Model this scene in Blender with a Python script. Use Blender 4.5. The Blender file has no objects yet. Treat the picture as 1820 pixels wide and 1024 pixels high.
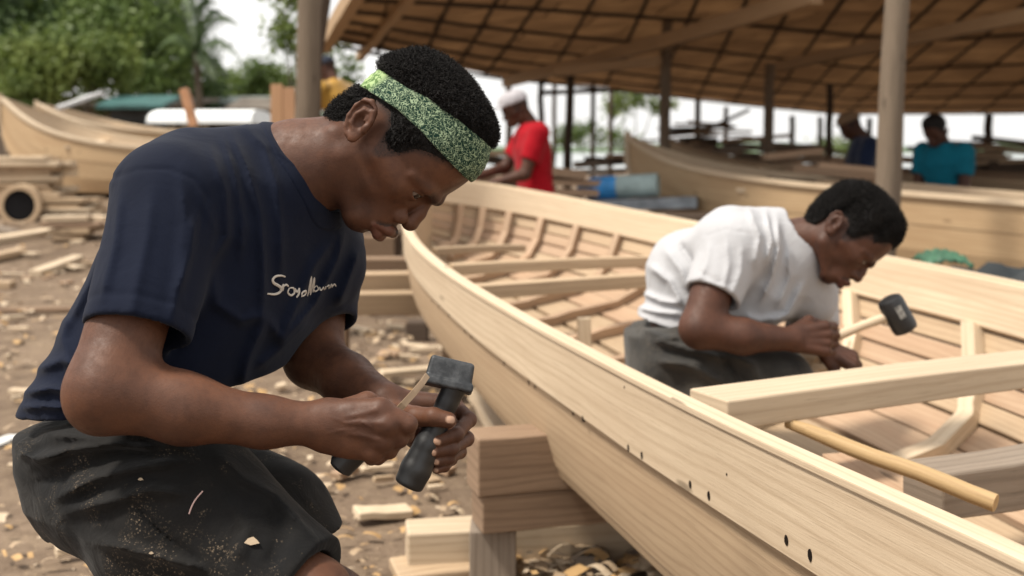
import bpy, bmesh, math, random
import numpy as np
from mathutils import Vector, Matrix
C = bpy.context.scene.collection
# ---------------------------------------------------------------- camera, sky, sun, exposure
FPX, HOR, CAMH = 2022.0, 250.0, 1.12          # focal length and horizon row in 1820-px units, lens height in m
cam = bpy.data.cameras.new('camera'); camo = bpy.data.objects.new('camera', cam); C.objects.link(camo)
camo.location = (0, 0, CAMH); camo.rotation_euler = (math.pi/2, 0, 0)
cam.sensor_width = 36; cam.lens = 36*FPX/1820; cam.shift_y = -(512-HOR)/1820
cam.clip_end = 2000; cam.clip_start = 0.05
cam.dof.use_dof = True; cam.dof.focus_distance = 1.47; cam.dof.aperture_fstop = 4.2; cam.dof.aperture_blades = 9
bpy.context.scene.camera = camo
SUN_EL, SUN_ROT = math.radians(60), math.radians(-112)
w = bpy.data.worlds.new("World"); bpy.context.scene.world = w; w.use_nodes = True
nt = w.node_tree; nt.nodes.clear()
sky = nt.nodes.new('ShaderNodeTexSky'); sky.sky_type = 'NISHITA'; sky.sun_disc = False
sky.sun_elevation = SUN_EL; sky.sun_rotation = SUN_ROT; sky.dust_density = 4; sky.air_density = 1.0
hs = nt.nodes.new('ShaderNodeHueSaturation'); hs.inputs['Saturation'].default_value = 0.22; hs.inputs['Value'].default_value = 1.55
bg = nt.nodes.new('ShaderNodeBackground'); bg.inputs[1].default_value = 0.105
wo = nt.nodes.new('ShaderNodeOutputWorld')
hs.inputs['Value'].default_value = 1.0
ov = nt.nodes.new('ShaderNodeMix'); ov.data_type='RGBA'; ov.inputs[0].default_value=.72      # thin bright cloud over the blue
ov.inputs[7].default_value=(9.0,8.85,8.6,1)
nt.links.new(sky.outputs[0], hs.inputs['Color']); nt.links.new(hs.outputs[0], ov.inputs[6]); nt.links.new(ov.outputs[2], bg.inputs[0]); nt.links.new(bg.outputs[0], wo.inputs[0])
sl = bpy.data.lights.new('sun', 'SUN'); sl.energy = 3.5; sl.angle = math.radians(9); sl.color = (1, .93, .82)
so = bpy.data.objects.new('sun', sl); C.objects.link(so)
# light travels from the left and slightly behind the camera, high
_sd = Vector((math.sin(SUN_ROT)*math.cos(SUN_EL), math.cos(SUN_ROT)*math.cos(SUN_EL), math.sin(SUN_EL)))
so.rotation_euler = _sd.to_track_quat('Z', 'Y').to_euler()
vs = bpy.context.scene.view_settings; vs.view_transform = 'Standard'; vs.look = 'None'; vs.gamma = 1; vs.use_curve_mapping = False
vs.exposure = 0.6
bpy.context.scene.cycles.max_bounces = 8
bpy.context.scene.cycles.use_denoising = True
Q = 1.0                                        # voxel size multiplier of the modelled figures

# ---------------------------------------------------------------- helpers
def P(px, py, d):
    return Vector(((px-910)/FPX*d, d, CAMH-(py-HOR)/FPX*d))
def PZ(px, py, z):
    return P(px, py, (CAMH-z)*FPX/(py-HOR))
def tag(o, label=None, cat=None, group=None, kind=None):
    if label: o['label'] = label
    if cat: o['category'] = cat
    if group: o['group'] = group
    if kind: o['kind'] = kind
    return o
def empty(name, loc=(0,0,0), label=None, cat=None, group=None):
    o = bpy.data.objects.new(name, None); C.objects.link(o); o.location = loc; o.empty_display_size = .1
    bpy.context.view_layer.update()
    return tag(o, label, cat, group)
def link(name, me, mat=None, parent=None, smooth=False):
    if mat is not None and not me.materials: me.materials.append(mat)
    if smooth: me.shade_smooth()
    o = bpy.data.objects.new(name, me); C.objects.link(o)
    if parent is not None:
        o.parent = parent; o.matrix_parent_inverse = Matrix.Translation(-full_loc(parent))
    return o
def full_loc(o):
    v = Vector(o.location)
    while o.parent is not None:
        v = v + o.matrix_parent_inverse.translation + Vector(o.parent.location); o = o.parent
    return v
class MB:
    """collects shapes into one mesh, with a uv that runs along the grain in metres"""
    def __init__(s): s.v=[]; s.f=[]; s.uv=[]; s.mi=[]; s.m=0
    def add(s, vs, fs, uvs=None):
        n=len(s.v); s.v += [tuple(v) for v in vs]
        for i,f in enumerate(fs):
            s.f.append([n+k for k in f]); s.mi.append(s.m)
            if uvs: s.uv += [uvs[k] for k in f] if isinstance(uvs, dict) or len(uvs)==len(vs) else uvs[i]
            else: s.uv += [(vs[k][0], vs[k][1]) for k in f]
    def beam(s, a, b, w, h, up=(0,0,1), taper=1, off=None, jit=0, nseg=1, sag=0):
        """squared timber from a to b, w wide, h high"""
        a=Vector(a); b=Vector(b); ax=(b-a); L=ax.length; ax.normalize()
        sd=ax.cross(Vector(up)); 
        if sd.length<1e-4: sd=ax.cross(Vector((0,1,0)))
        sd.normalize(); u=sd.cross(ax)
        u0=random.random()*7 if off is None else off
        vs=[]; uvs=[]; fs=[]
        for i in range(nseg+1):
            t=i/nseg; k=1+(taper-1)*t; c=a+ax*L*t - u*sag*math.sin(math.pi*t)
            jx=random.uniform(-jit,jit); 
            for q,(p,r) in enumerate(((-1,-1),(1,-1),(1,1),(-1,1))):
                vs.append(c+sd*(p*w/2*k+jx)+u*(r*h/2*k+random.uniform(-jit,jit)))
        n=len(s.v); s.v+= [tuple(v) for v in vs]
        per=[0,w,w+h,2*w+h,2*w+2*h]
        for i in range(nseg):
            for q in range(4):
                q2=(q+1)%4
                s.f.append([n+4*i+q, n+4*i+q2, n+4*i+4+q2, n+4*i+4+q]); s.mi.append(s.m)
                ua=u0+L*i/nseg; ub=u0+L*(i+1)/nseg
                s.uv += [(ua,u0+per[q]),(ua,u0+per[q+1]),(ub,u0+per[q+1]),(ub,u0+per[q])]
        s.f.append([n+3,n+2,n+1,n]); s.mi.append(s.m); s.uv += [(u0+j*.01,u0+k) for j,k in ((0,0),(1,0),(1,h),(0,h))]
        e=n+4*nseg
        s.f.append([e,e+1,e+2,e+3]); s.mi.append(s.m); s.uv += [(u0+j*.01,u0+k) for j,k in ((0,0),(1,0),(1,h),(0,h))]
    def tube(s, pts, rad, n=10, cap=True, wob=0):
        pts=[Vector(p) for p in pts]
        if not hasattr(rad,'__len__'): rad=[rad]*len(pts)
        rings=[]; L=0; u0=random.random()*7
        ref=None; base=len(s.v)
        for i,p in enumerate(pts):
            t=(pts[min(i+1,len(pts)-1)]-pts[max(i-1,0)]).normalized()
            if ref is None:
                ref=t.orthogonal().normalized()
            ref=(ref-t*ref.dot(t)).normalized(); bn=t.cross(ref)
            if i: L+=(p-pts[i-1]).length
            for k in range(n):
                a=2*math.pi*k/n
                rr=rad[i]*(1+random.uniform(-wob,wob))
                s.v.append(tuple(p+ref*math.cos(a)*rr+bn*math.sin(a)*rr))
            rings.append(L)
        for i in range(len(pts)-1):
            for k in range(n):
                k2=(k+1)%n
                s.f.append([base+i*n+k,base+i*n+k2,base+(i+1)*n+k2,base+(i+1)*n+k]); s.mi.append(s.m)
                va=u0+2*math.pi*rad[i]*k/n; vb=u0+2*math.pi*rad[i]*(k+1)/n
                s.uv+=[(u0+rings[i],va),(u0+rings[i],vb),(u0+rings[i+1],vb),(u0+rings[i+1],va)]
        if cap:
            s.f.append([base+k for k in range(n)][::-1]); s.mi.append(s.m); s.uv+=[(u0+math.cos(k)*.01,u0+math.sin(k)*.02) for k in range(n)]
            e=base+(len(pts)-1)*n
            s.f.append([e+k for k in range(n)]); s.mi.append(s.m); s.uv+=[(u0+math.cos(k)*.01,u0+math.sin(k)*.02) for k in range(n)]
    def build(s, name, mat, parent=None, smooth=False, bevel=0, loc=None, seg=2):
        me=bpy.data.meshes.new(name)
        v=[Vector(x) for x in s.v]
        if loc is not None:
            v=[x-Vector(loc) for x in v]
        me.from_pydata(v,[],s.f)
        uvl=me.uv_layers.new(name='UVMap')
        fl=np.array(s.uv,dtype=np.float32).ravel()
        if len(fl)==2*len(me.loops): uvl.data.foreach_set('uv',fl)
        mats = mat if isinstance(mat,(list,tuple)) else [mat]
        for m in mats: me.materials.append(m)
        if len(mats)>1: me.polygons.foreach_set('material_index',s.mi)
        me.validate(); me.update()
        o=link(name, me, None, parent, smooth)
        if smooth: me.set_sharp_from_angle(angle=math.radians(38))
        if loc is not None: o.location = Vector(loc) if parent is None else Vector(loc)
        if bevel:
            m=o.modifiers.new('bevel','BEVEL'); m.width=bevel; m.segments=seg; m.limit_method='ANGLE'; m.angle_limit=math.radians(40)
        return o

# ---------------------------------------------------------------- materials
def newmat(name):
    m=bpy.data.materials.new(name); m.use_nodes=True; nt=m.node_tree; b=nt.nodes['Principled BSDF']
    return m,nt,b
def node(nt, typ, **kw):
    n=nt.nodes.new(typ)
    for k,v in kw.items():
        if k in ('operation','blend_type','feature','noise_dimensions','bands_direction','wave_type','data_type','attribute_name','distance','musgrave_type','interpolation','mode','clamp'): setattr(n,k,v)
        else:
            key=k.replace('_',' ')
            for inp in n.inputs:
                if inp.name==key: inp.default_value=v; break
    return n
def ramp(nt, stops, src=None, interp='LINEAR'):
    r=nt.nodes.new('ShaderNodeValToRGB'); r.color_ramp.interpolation=interp
    e=r.color_ramp.elements
    while len(e)<len(stops): e.new(.5)
    for i,(p,c) in enumerate(stops):
        e[i].position=p; e[i].color=(c,c,c,1) if not hasattr(c,'__len__') else (*c[:3],1)
    if src is not None: nt.links.new(src, r.inputs[0])
    return r
def mix(nt, fac, a, b, blend='MIX'):
    m=nt.nodes.new('ShaderNodeMix'); m.data_type='RGBA'; m.blend_type=blend; m.clamp_factor=True
    def put(i,v):
        if hasattr(v,'is_output'): nt.links.new(v, m.inputs[i])
        elif hasattr(v,'__len__'): m.inputs[i].default_value=(*v[:3],1)
        else: m.inputs[i].default_value=v
    put(0,fac); put(6,a); put(7,b)
    return m.outputs[2]
def bump(nt, b, src, strength, dist=.002, prev=None):
    n=nt.nodes.new('ShaderNodeBump'); n.inputs['Strength'].default_value=strength; n.inputs['Distance'].default_value=dist
    nt.links.new(src,n.inputs['Height'])
    if prev is not None: nt.links.new(prev,n.inputs['Normal'])
    nt.links.new(n.outputs[0], b.inputs['Normal']); return n.outputs[0]
def mapping(nt, src, scale):
    mp=nt.nodes.new('ShaderNodeMapping'); mp.inputs['Scale'].default_value=scale; nt.links.new(src, mp.inputs['Vector']); return mp.outputs[0]
def wood(name, light, dark, rough=.6, grain=1.0, stain=None, stain_amt=.3, bmp=.25, knots=True, fine=1.0):
    """sawn wood; the grain follows the first uv axis"""
    m,nt,b=newmat(name)
    tc=nt.nodes.new('ShaderNodeTexCoord'); uv=tc.outputs['UV']
    n1=node(nt,'ShaderNodeTexNoise',Scale=1,Detail=6,Roughness=.6); nt.links.new(mapping(nt,uv,(2.2*grain,42*grain,1)),n1.inputs['Vector'])
    n2=node(nt,'ShaderNodeTexNoise',Scale=1,Detail=3,Roughness=.6,Distortion=.6); nt.links.new(mapping(nt,uv,(1.1,7,1)),n2.inputs['Vector'])
    n3=node(nt,'ShaderNodeTexNoise',Scale=1,Detail=5,Roughness=.7); nt.links.new(mapping(nt,uv,(9,320*fine,1)),n3.inputs['Vector'])
    wv=nt.nodes.new('ShaderNodeTexWave'); wv.bands_direction='Y'; wv.inputs['Scale'].default_value=6; wv.inputs['Distortion'].default_value=9; wv.inputs['Detail'].default_value=2; wv.inputs['Detail Scale'].default_value=.7
    nt.links.new(mapping(nt,uv,(.35,2.2,1)),wv.inputs['Vector'])
    r1=ramp(nt,[(.30,0),(.72,1)],n1.outputs[0])
    mid=[(l*.62+d*.38) for l,d in zip(light,dark)]
    c=mix(nt,r1.outputs[0],mid,light)
    rw=ramp(nt,[(.0,1),(.35,0),(1,0)],wv.outputs[0])
    wf=nt.nodes.new('ShaderNodeMath'); wf.operation='MULTIPLY'; wf.inputs[1].default_value=.38; nt.links.new(rw.outputs[0],wf.inputs[0])
    c=mix(nt,wf.outputs[0],c,dark)
    r3=ramp(nt,[(.56,0),(.70,.55)],n3.outputs[0]); c=mix(nt,r3.outputs[0],c,[x*.6 for x in dark])
    r2=ramp(nt,[(.42,0),(.68,stain_amt)],n2.outputs[0]); c=mix(nt,r2.outputs[0],c,stain or [x*.8 for x in mid])
    tone=node(nt,'ShaderNodeObjectInfo'); hs=nt.nodes.new('ShaderNodeHueSaturation')
    mr=nt.nodes.new('ShaderNodeMapRange'); mr.inputs[3].default_value=.86; mr.inputs[4].default_value=1.1; nt.links.new(tone.outputs['Random'],mr.inputs[0]); nt.links.new(mr.outputs[0],hs.inputs['Value'])
    nt.links.new(c,hs.inputs['Color']); c=hs.outputs[0]
    if knots:
        vk=nt.nodes.new('ShaderNodeTexVoronoi'); vk.inputs['Scale'].default_value=1; nt.links.new(mapping(nt,uv,(1.7,7.5,1)),vk.inputs['Vector'])
        rk=ramp(nt,[(.0,.8),(.045,.6),(.07,0)],vk.outputs['Distance']); c=mix(nt,rk.outputs[0],c,[x*.35 for x in dark])
    nt.links.new(c,b.inputs['Base Color']); b.inputs['Roughness'].default_value=rough; b.inputs['Specular IOR Level'].default_value=.25
    ad=nt.nodes.new('ShaderNodeMath'); ad.operation='ADD'; nt.links.new(n3.outputs[0],ad.inputs[0]); nt.links.new(n1.outputs[0],ad.inputs[1])
    bump(nt,b,ad.outputs[0],bmp,.003)
    return m
def plain(name, col, rough=.7, spec=.3, noise=.25, scale=30, bmp=.1, metal=0, dist=.002):
    m,nt,b=newmat(name)
    tc=nt.nodes.new('ShaderNodeTexCoord'); n1=node(nt,'ShaderNodeTexNoise',Scale=scale,Detail=5,Roughness=.6); nt.links.new(tc.outputs['Object'],n1.inputs['Vector'])
    r=ramp(nt,[(.3,0),(.7,1)],n1.outputs[0])
    c=mix(nt,r.outputs[0],[x*(1-noise) for x in col],[min(1,x*(1+noise*.6)) for x in col])
    nt.links.new(c,b.inputs['Base Color']); b.inputs['Roughness'].default_value=rough; b.inputs['Specular IOR Level'].default_value=spec; b.inputs['Metallic'].default_value=metal
    if bmp: bump(nt,b,n1.outputs[0],bmp,dist)
    return m

# ---------------------------------------------------------------- signed-distance modelling (numpy)
f32=np.float32
def V(*a): return np.array(a if len(a)>1 else tuple(a[0]),dtype=f32)
def smin(a,b,k):
    h=np.clip(.5+.5*(b-a)/k,0,1); return b+(a-b)*h-k*h*(1-h)
def smax(a,b,k): return -smin(-a,-b,k)
def cone(p,a,b,ra,rb,flat=None):
    a=V(a); b=V(b); ab=b-a; t=np.clip(((p-a)@ab)/float(ab@ab+1e-12),0,1)
    q=p-a-t[:,None]*ab
    if flat is not None:
        n,kf=flat; n=V(n); n=n/np.linalg.norm(n); q=q+((q@n)*(kf-1))[:,None]*n
    return np.sqrt((q*q).sum(1))-(ra+(rb-ra)*t)
def chain(p,pts,rs,k=.004,flat=None):
    d=None
    for i in range(len(pts)-1):
        e=cone(p,pts[i],pts[i+1],rs[i],rs[i+1],flat); d=e if d is None else smin(d,e,k)
    return d
def ell(p,c,r,R=None,n=2.0):
    q=p-V(c)
    if R is not None: q=q@R
    r=V(r); a=np.abs(q/r)
    if n==2.0: k0=np.sqrt((a*a).sum(1)); k1=np.sqrt(((q/(r*r))**2).sum(1))
    else: 
        k0=(a**n).sum(1)**(1/n)+1e-9; return (k0-1)*(np.sqrt((q*q).sum(1))/k0).clip(float(r.min())*.3,None)
    return k0*(k0-1)/np.maximum(k1,1e-6)
def frame(xa,ya):
    """3x3 with columns x,y,z (orthonormal)"""
    x=V(xa); x=x/np.linalg.norm(x); y=V(ya); y=y-x*(x@y); y=y/np.linalg.norm(y); return np.stack([x,y,np.cross(x,y)],1)
def loft(p,c0,c1,lat,secs,n=2.3):
    """secs: (t, half width across lat, half depth, shift across lat, shift front)"""
    c0=V(c0); c1=V(c1); ax=c1-c0; L=float(np.linalg.norm(ax)); ax=ax/L
    la=V(lat); la=la-ax*(ax@la); la=la/np.linalg.norm(la); fr=np.cross(la,ax)
    q=p-c0; t=(q@ax)/L; ts=[s[0] for s in secs]
    tc=np.clip(t,ts[0],ts[-1])
    I=lambda j: np.interp(tc,ts,[s[j] for s in secs]).astype(f32)
    a=I(1); b=I(2); x=(q@la)-I(3); y=(q@fr)-I(4)
    k=((np.abs(x)/a)**n+(np.abs(y)/b)**n)**(1/n)+1e-6
    r=np.sqrt(x*x+y*y)
    d=(k-1)*np.clip(r/k,np.minimum(a,b)*.5,None)
    e=(t-tc)*L
    return np.where(e==0,d,np.sqrt(np.maximum(d,0)**2+e*e)+np.minimum(d,0)*0)
_rs=np.random.RandomState(5)
def vnoise(p,scale,seed=0):
    """smooth value noise in [-1,1]"""
    q=p*scale+seed*17.31; i=np.floor(q).astype(np.int64); f=q-i; f=f*f*(3-2*f)
    def hsh(x,y,z):
        h=(x*374761393+y*668265263+z*1274126177+seed*974711)&0xffffffff
        h=((h^(h>>13))*1274126177)&0xffffffff
        return ((h^(h>>16))&0xffff).astype(f32)/32767.5-1
    r=0
    for dx in (0,1):
        for dy in (0,1):
            for dz in (0,1):
                wgt=(f[:,0] if dx else 1-f[:,0])*(f[:,1] if dy else 1-f[:,1])*(f[:,2] if dz else 1-f[:,2])
                r=r+wgt*hsh(i[:,0]+dx,i[:,1]+dy,i[:,2]+dz)
    return r.astype(f32)
def poly2(px,py,pts):
    """distance in px to a polyline, and the position along it 0..1"""
    best=np.full(len(px),1e9,f32); bt=np.zeros(len(px),f32); n=len(pts)-1
    for i in range(n):
        ax,ay=pts[i]; bx,by=pts[i+1]; vx,vy=bx-ax,by-ay
        t=np.clip(((px-ax)*vx+(py-ay)*vy)/(vx*vx+vy*vy),0,1)
        d=np.hypot(px-ax-t*vx,py-ay-t*vy); m=d<best; best=np.where(m,d,best); bt=np.where(m,(i+t)/n,bt)
    return best,bt
FOLD=1.0
def folds(p,lst,near=None):
    """relief of cloth folds: (points, width, height mm); each fades at its ends"""
    px=p[:,0]/p[:,1]*FPX+910; py=HOR+(CAMH-p[:,2])/p[:,1]*FPX; out=np.zeros(len(p),f32)
    for pts,wd,h in lst:
        d,t=poly2(px,py,pts); out+=(h*.001*FOLD)*np.exp(-(d/(wd*.8))**1.6)*np.clip(np.minimum(t,1-t)*5+.15,0,1)
    if near is not None: out=out*np.clip((near-p[:,1])/.04,0,1)
    return out
def sdf_mesh(fn, lo, hi, h, B=8):
    h=h*Q; lo=V(lo); hi=V(hi); nb=np.ceil((hi-lo)/(h*B)).astype(int); N=nb*B
    g=[lo[i]+(np.arange(nb[i])+.5)*h*B for i in range(3)]
    cc=np.stack(np.meshgrid(*g,indexing='ij'),-1).reshape(-1,3).astype(f32)
    d=np.concatenate([fn(cc[i:i+200000]) for i in range(0,len(cc),200000)])
    act=np.abs(d)<h*B*.87*1.5+.004
    F=np.repeat(np.repeat(np.repeat(np.where(d<0,-1,1).astype(f32).reshape(nb),B,0),B,1),B,2)
    F6=F.reshape(nb[0],B,nb[1],B,nb[2],B)
    ids=np.nonzero(act)[0]
    o=(np.arange(B)*h); off=np.stack(np.meshgrid(o,o,o,indexing='ij'),-1).reshape(-1,3).astype(f32)
    for s in range(0,len(ids),400):
        ii=ids[s:s+400]; bi=np.stack(np.unravel_index(ii,nb),1)
        pts=((lo+bi*(h*B)).astype(f32)[:,None,:]+off[None]).reshape(-1,3)
        v=fn(pts).reshape(len(ii),B,B,B)
        F6[bi[:,0],:,bi[:,1],:,bi[:,2],:]=v
    S=F<0
    c=[S[a:N[0]-1+a,b:N[1]-1+b,e:N[2]-1+e] for a in (0,1) for b in (0,1) for e in (0,1)]
    cnt=sum(x.astype(np.int8) for x in c); m=(cnt>0)&(cnt<8)
    ci=np.stack(np.nonzero(m),1); nv=len(ci)
    vid=np.full(m.shape,-1,np.int32); vid[m]=np.arange(nv)
    acc=np.zeros((nv,3),f32); num=np.zeros(nv,f32)
    cor=[(a,b,e) for a in (0,1) for b in (0,1) for e in (0,1)]
    for a in range(8):
        for b in range(a+1,8):
            A=np.array(cor[a]); Bq=np.array(cor[b])
            if abs(A-Bq).sum()!=1: continue
            fa=F[ci[:,0]+A[0],ci[:,1]+A[1],ci[:,2]+A[2]]; fb=F[ci[:,0]+Bq[0],ci[:,1]+Bq[1],ci[:,2]+Bq[2]]
            x=(fa<0)!=(fb<0); t=np.where(x,fa/np.where(x,fa-fb,1),0)
            acc+=np.where(x[:,None],A+(Bq-A)*t[:,None],0); num+=x
    vp=lo+(ci+acc/num[:,None])*h
    quads=[]
    for ax in range(3):
        o1,o2=[(1,2),(2,0),(0,1)][ax]
        sl0=[slice(None)]*3; sl1=[slice(None)]*3; sl0[ax]=slice(0,N[ax]-1); sl1[ax]=slice(1,N[ax])
        e=S[tuple(sl0)]!=S[tuple(sl1)]; q=np.stack(np.nonzero(e),1)
        ok=(q[:,o1]>0)&(q[:,o2]>0)&(q[:,o1]<N[o1]-1)&(q[:,o2]<N[o2]-1); q=q[ok]
        sg=S[q[:,0],q[:,1],q[:,2]]
        def cell(d1,d2):
            z=q.copy(); z[:,o1]-=d1; z[:,o2]-=d2; return vid[z[:,0],z[:,1],z[:,2]]
        f=np.stack([cell(1,1),cell(0,1),cell(0,0),cell(1,0)],1)
        f[~sg]=f[~sg][:,::-1]
        quads.append(f)
    return vp.astype(f32), np.concatenate(quads).astype(np.int32)
def np_mesh(name, parts):
    """parts: list of (verts, quads); joined into one mesh"""
    vs=[];fs=[];n=0
    for v,f in parts: vs.append(v); fs.append(f+n); n+=len(v)
    v=np.concatenate(vs); f=np.concatenate(fs)
    me=bpy.data.meshes.new(name); me.vertices.add(len(v)); me.vertices.foreach_set('co',v.ravel())
    me.loops.add(f.size); me.loops.foreach_set('vertex_index',f.ravel())
    me.polygons.add(len(f)); me.polygons.foreach_set('loop_start',np.arange(0,f.size,4,dtype=np.int32))
    me.polygons.foreach_set('loop_total',np.full(len(f),4,np.int32))
    me.update(calc_edges=True); me.validate(); me.shade_smooth()
    return me,v
def attr(me,name,arr):
    """colour attribute from n x 3 array"""
    a=me.color_attributes.new(name,'FLOAT_COLOR','POINT'); c=np.ones((len(arr),4),f32); c[:,:arr.shape[1]]=arr; a.data.foreach_set('color',c.ravel())
# ---------------------------------------------------------------- wood
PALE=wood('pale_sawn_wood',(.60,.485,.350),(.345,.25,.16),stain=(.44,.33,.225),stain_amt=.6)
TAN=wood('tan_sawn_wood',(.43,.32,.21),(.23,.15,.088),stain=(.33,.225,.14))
INNER=wood('inner_plank_wood',(.43,.305,.205),(.25,.152,.09),stain=(.34,.21,.135),stain_amt=.45)
BROWN=wood('rough_brown_wood',(.30,.205,.135),(.105,.064,.040),rough=.8,stain=(.16,.10,.065),bmp=.5)
GREYW=wood('weathered_grey_wood',(.26,.21,.165),(.11,.085,.065),rough=.85,stain=(.19,.14,.10),bmp=.45)
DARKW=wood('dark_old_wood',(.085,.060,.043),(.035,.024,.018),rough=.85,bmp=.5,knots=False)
POLE=wood('barked_pole_wood',(.215,.165,.12),(.085,.06,.04),rough=.85,bmp=.8,stain=(.12,.09,.065),stain_amt=.6)
HOLE=plain('dark_peg_hole',(.012,.008,.006),.9,.1,.1,50,0)
random.seed(11)
# ---------------------------------------------------------------- ground
def gz(x,y):
    """height of the yard: it falls gently away from the camera"""
    z=-.012*max(0,y-3)**1.05 if y<14 else -.012*11**1.05-.004*(min(y,40)-14)
    t=min(1,max(0,(-x-.9)/1.6)); t=t*t*(3-2*t)                      # low bank on the left where the other boats stand
    return z+t*float(np.interp(y,[5,8,10,12,16,46,50],[0,.20,.42,.62,.75,.75,0]))
def ground():
    xs=[-400,-200,-100,-60,-40,-28,-20]+[i*.5-14 for i in range(0,53)]+[14,18,24,32,44,60,100,200,400]
    ys=[-30,-12,-6]+[-3+i*.35 for i in range(56)]+[18,21,25,30,36,42,50]
    v=[];f=[]
    rs=random.Random(3)
    for y in ys:
        for x in xs: v.append((x,y,gz(x,y)+(rs.uniform(-.018,.018) if abs(x)<14 and y<17 else 0)))
    n=len(xs)
    for j in range(len(ys)-1):
        for i in range(n-1): f.append([j*n+i,j*n+i+1,(j+1)*n+i+1,(j+1)*n+i])
    me=bpy.data.meshes.new('ground'); me.from_pydata(v,[],f); me.update(); me.shade_smooth()
    m,nt,b=newmat('trampled_earth'); tc=nt.nodes.new('ShaderNodeTexCoord'); ob=tc.outputs['Object']
    n1=node(nt,'ShaderNodeTexNoise',Scale=1.1,Detail=8,Roughness=.65); nt.links.new(ob,n1.inputs['Vector'])
    n2=node(nt,'ShaderNodeTexNoise',Scale=26,Detail=6,Roughness=.7); nt.links.new(ob,n2.inputs['Vector'])
    n3=node(nt,'ShaderNodeTexNoise',Scale=7,Detail=5,Roughness=.6); nt.links.new(ob,n3.inputs['Vector'])
    c=mix(nt,ramp(nt,[(.38,0),(.62,1)],n1.outputs[0]).outputs[0],(.115,.080,.055),(.20,.145,.102))
    c=mix(nt,ramp(nt,[(.45,0),(.72,.75)],n3.outputs[0]).outputs[0],c,(.25,.185,.125))
    c=mix(nt,ramp(nt,[(.50,0),(.66,.6)],n2.outputs[0]).outputs[0],c,(.10,.068,.045))
    v1=nt.nodes.new('ShaderNodeTexVoronoi'); v1.inputs['Scale'].default_value=34; nt.links.new(ob,v1.inputs['Vector'])
    c=mix(nt,ramp(nt,[(.0,.8),(.12,.6),(.18,0)],v1.outputs['Distance']).outputs[0],c,(.36,.27,.17))
    nt.links.new(c,b.inputs['Base Color']); b.inputs['Roughness'].default_value=.92; b.inputs['Specular IOR Level'].default_value=.15
    ad=nt.nodes.new('ShaderNodeMath'); ad.operation='ADD'; nt.links.new(n2.outputs[0],ad.inputs[0]); nt.links.new(n3.outputs[0],ad.inputs[1]); bump(nt,b,ad.outputs[0],.8,.02)
    tag(link('ground',me,m),kind='structure')
    # lagoon beyond the yard
    me=bpy.data.meshes.new('water'); me.from_pydata([(-900,49,-.40),(900,49,-.40),(900,1500,-.40),(-900,1500,-.40)],[],[[0,1,2,3]]); me.update()
    m,nt,b=newmat('pale_water'); b.inputs['Base Color'].default_value=(.25,.29,.29,1); b.inputs['Roughness'].default_value=.12
    tc=nt.nodes.new('ShaderNodeTexCoord'); n1=node(nt,'ShaderNodeTexNoise',Scale=.6,Detail=4); nt.links.new(mapping(nt,tc.outputs['Object'],(1,3,1)),n1.inputs['Vector']); bump(nt,b,n1.outputs[0],.3,.1)
    tag(link('water',me,m),kind='structure')
ground()
def G(px,py,dz=.0):
    '''point where the line of sight through a pixel of the photograph meets the ground'''
    d=1.5
    while d<45:
        p=P(px,py,d)
        if p.z<=gz(p.x,p.y)+dz: return p
        d+=.02
    return P(px,py,d)
# ---------------------------------------------------------------- boats
HONEY=wood('honey_plank_wood',(.50,.36,.215),(.27,.17,.09),stain=(.36,.235,.13),stain_amt=.6)
def lerp_poly(pts,n):
    """resample a polyline of vectors to n points by a smooth (Catmull-Rom) curve, even in arc length"""
    pts=[Vector(p) for p in pts]; out=[]
    for i in range(len(pts)-1):
        p0=pts[max(i-1,0)]; p1=pts[i]; p2=pts[i+1]; p3=pts[min(i+2,len(pts)-1)]
        for k in range(12):
            t=k/12; out.append(.5*((2*p1)+(p2-p0)*t+(2*p0-5*p1+4*p2-p3)*t*t+(3*p1-p0-3*p2+p3)*t**3))
    out.append(pts[-1]); L=[0]
    for a,b in zip(out,out[1:]): L.append(L[-1]+(b-a).length)
    res=[]; j=0
    for i in range(n):
        s=L[-1]*i/(n-1)
        while j<len(L)-2 and L[j+1]<s: j+=1
        t=(s-L[j])/max(1e-9,L[j+1]-L[j]); res.append(out[j].lerp(out[j+1],min(1,max(0,t))))
    return res
def resamp(poly,t):
    x=t*(len(poly)-1); i=min(int(x),len(poly)-2); return poly[i].lerp(poly[i+1],x-i)
def fair(c,it=30):
    for _ in range(it): c=[c[0]]+[c[i]*.5+(c[i-1]+c[i+1])*.25 for i in range(1,len(c)-1)]+[c[-1]]
    return c
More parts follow.
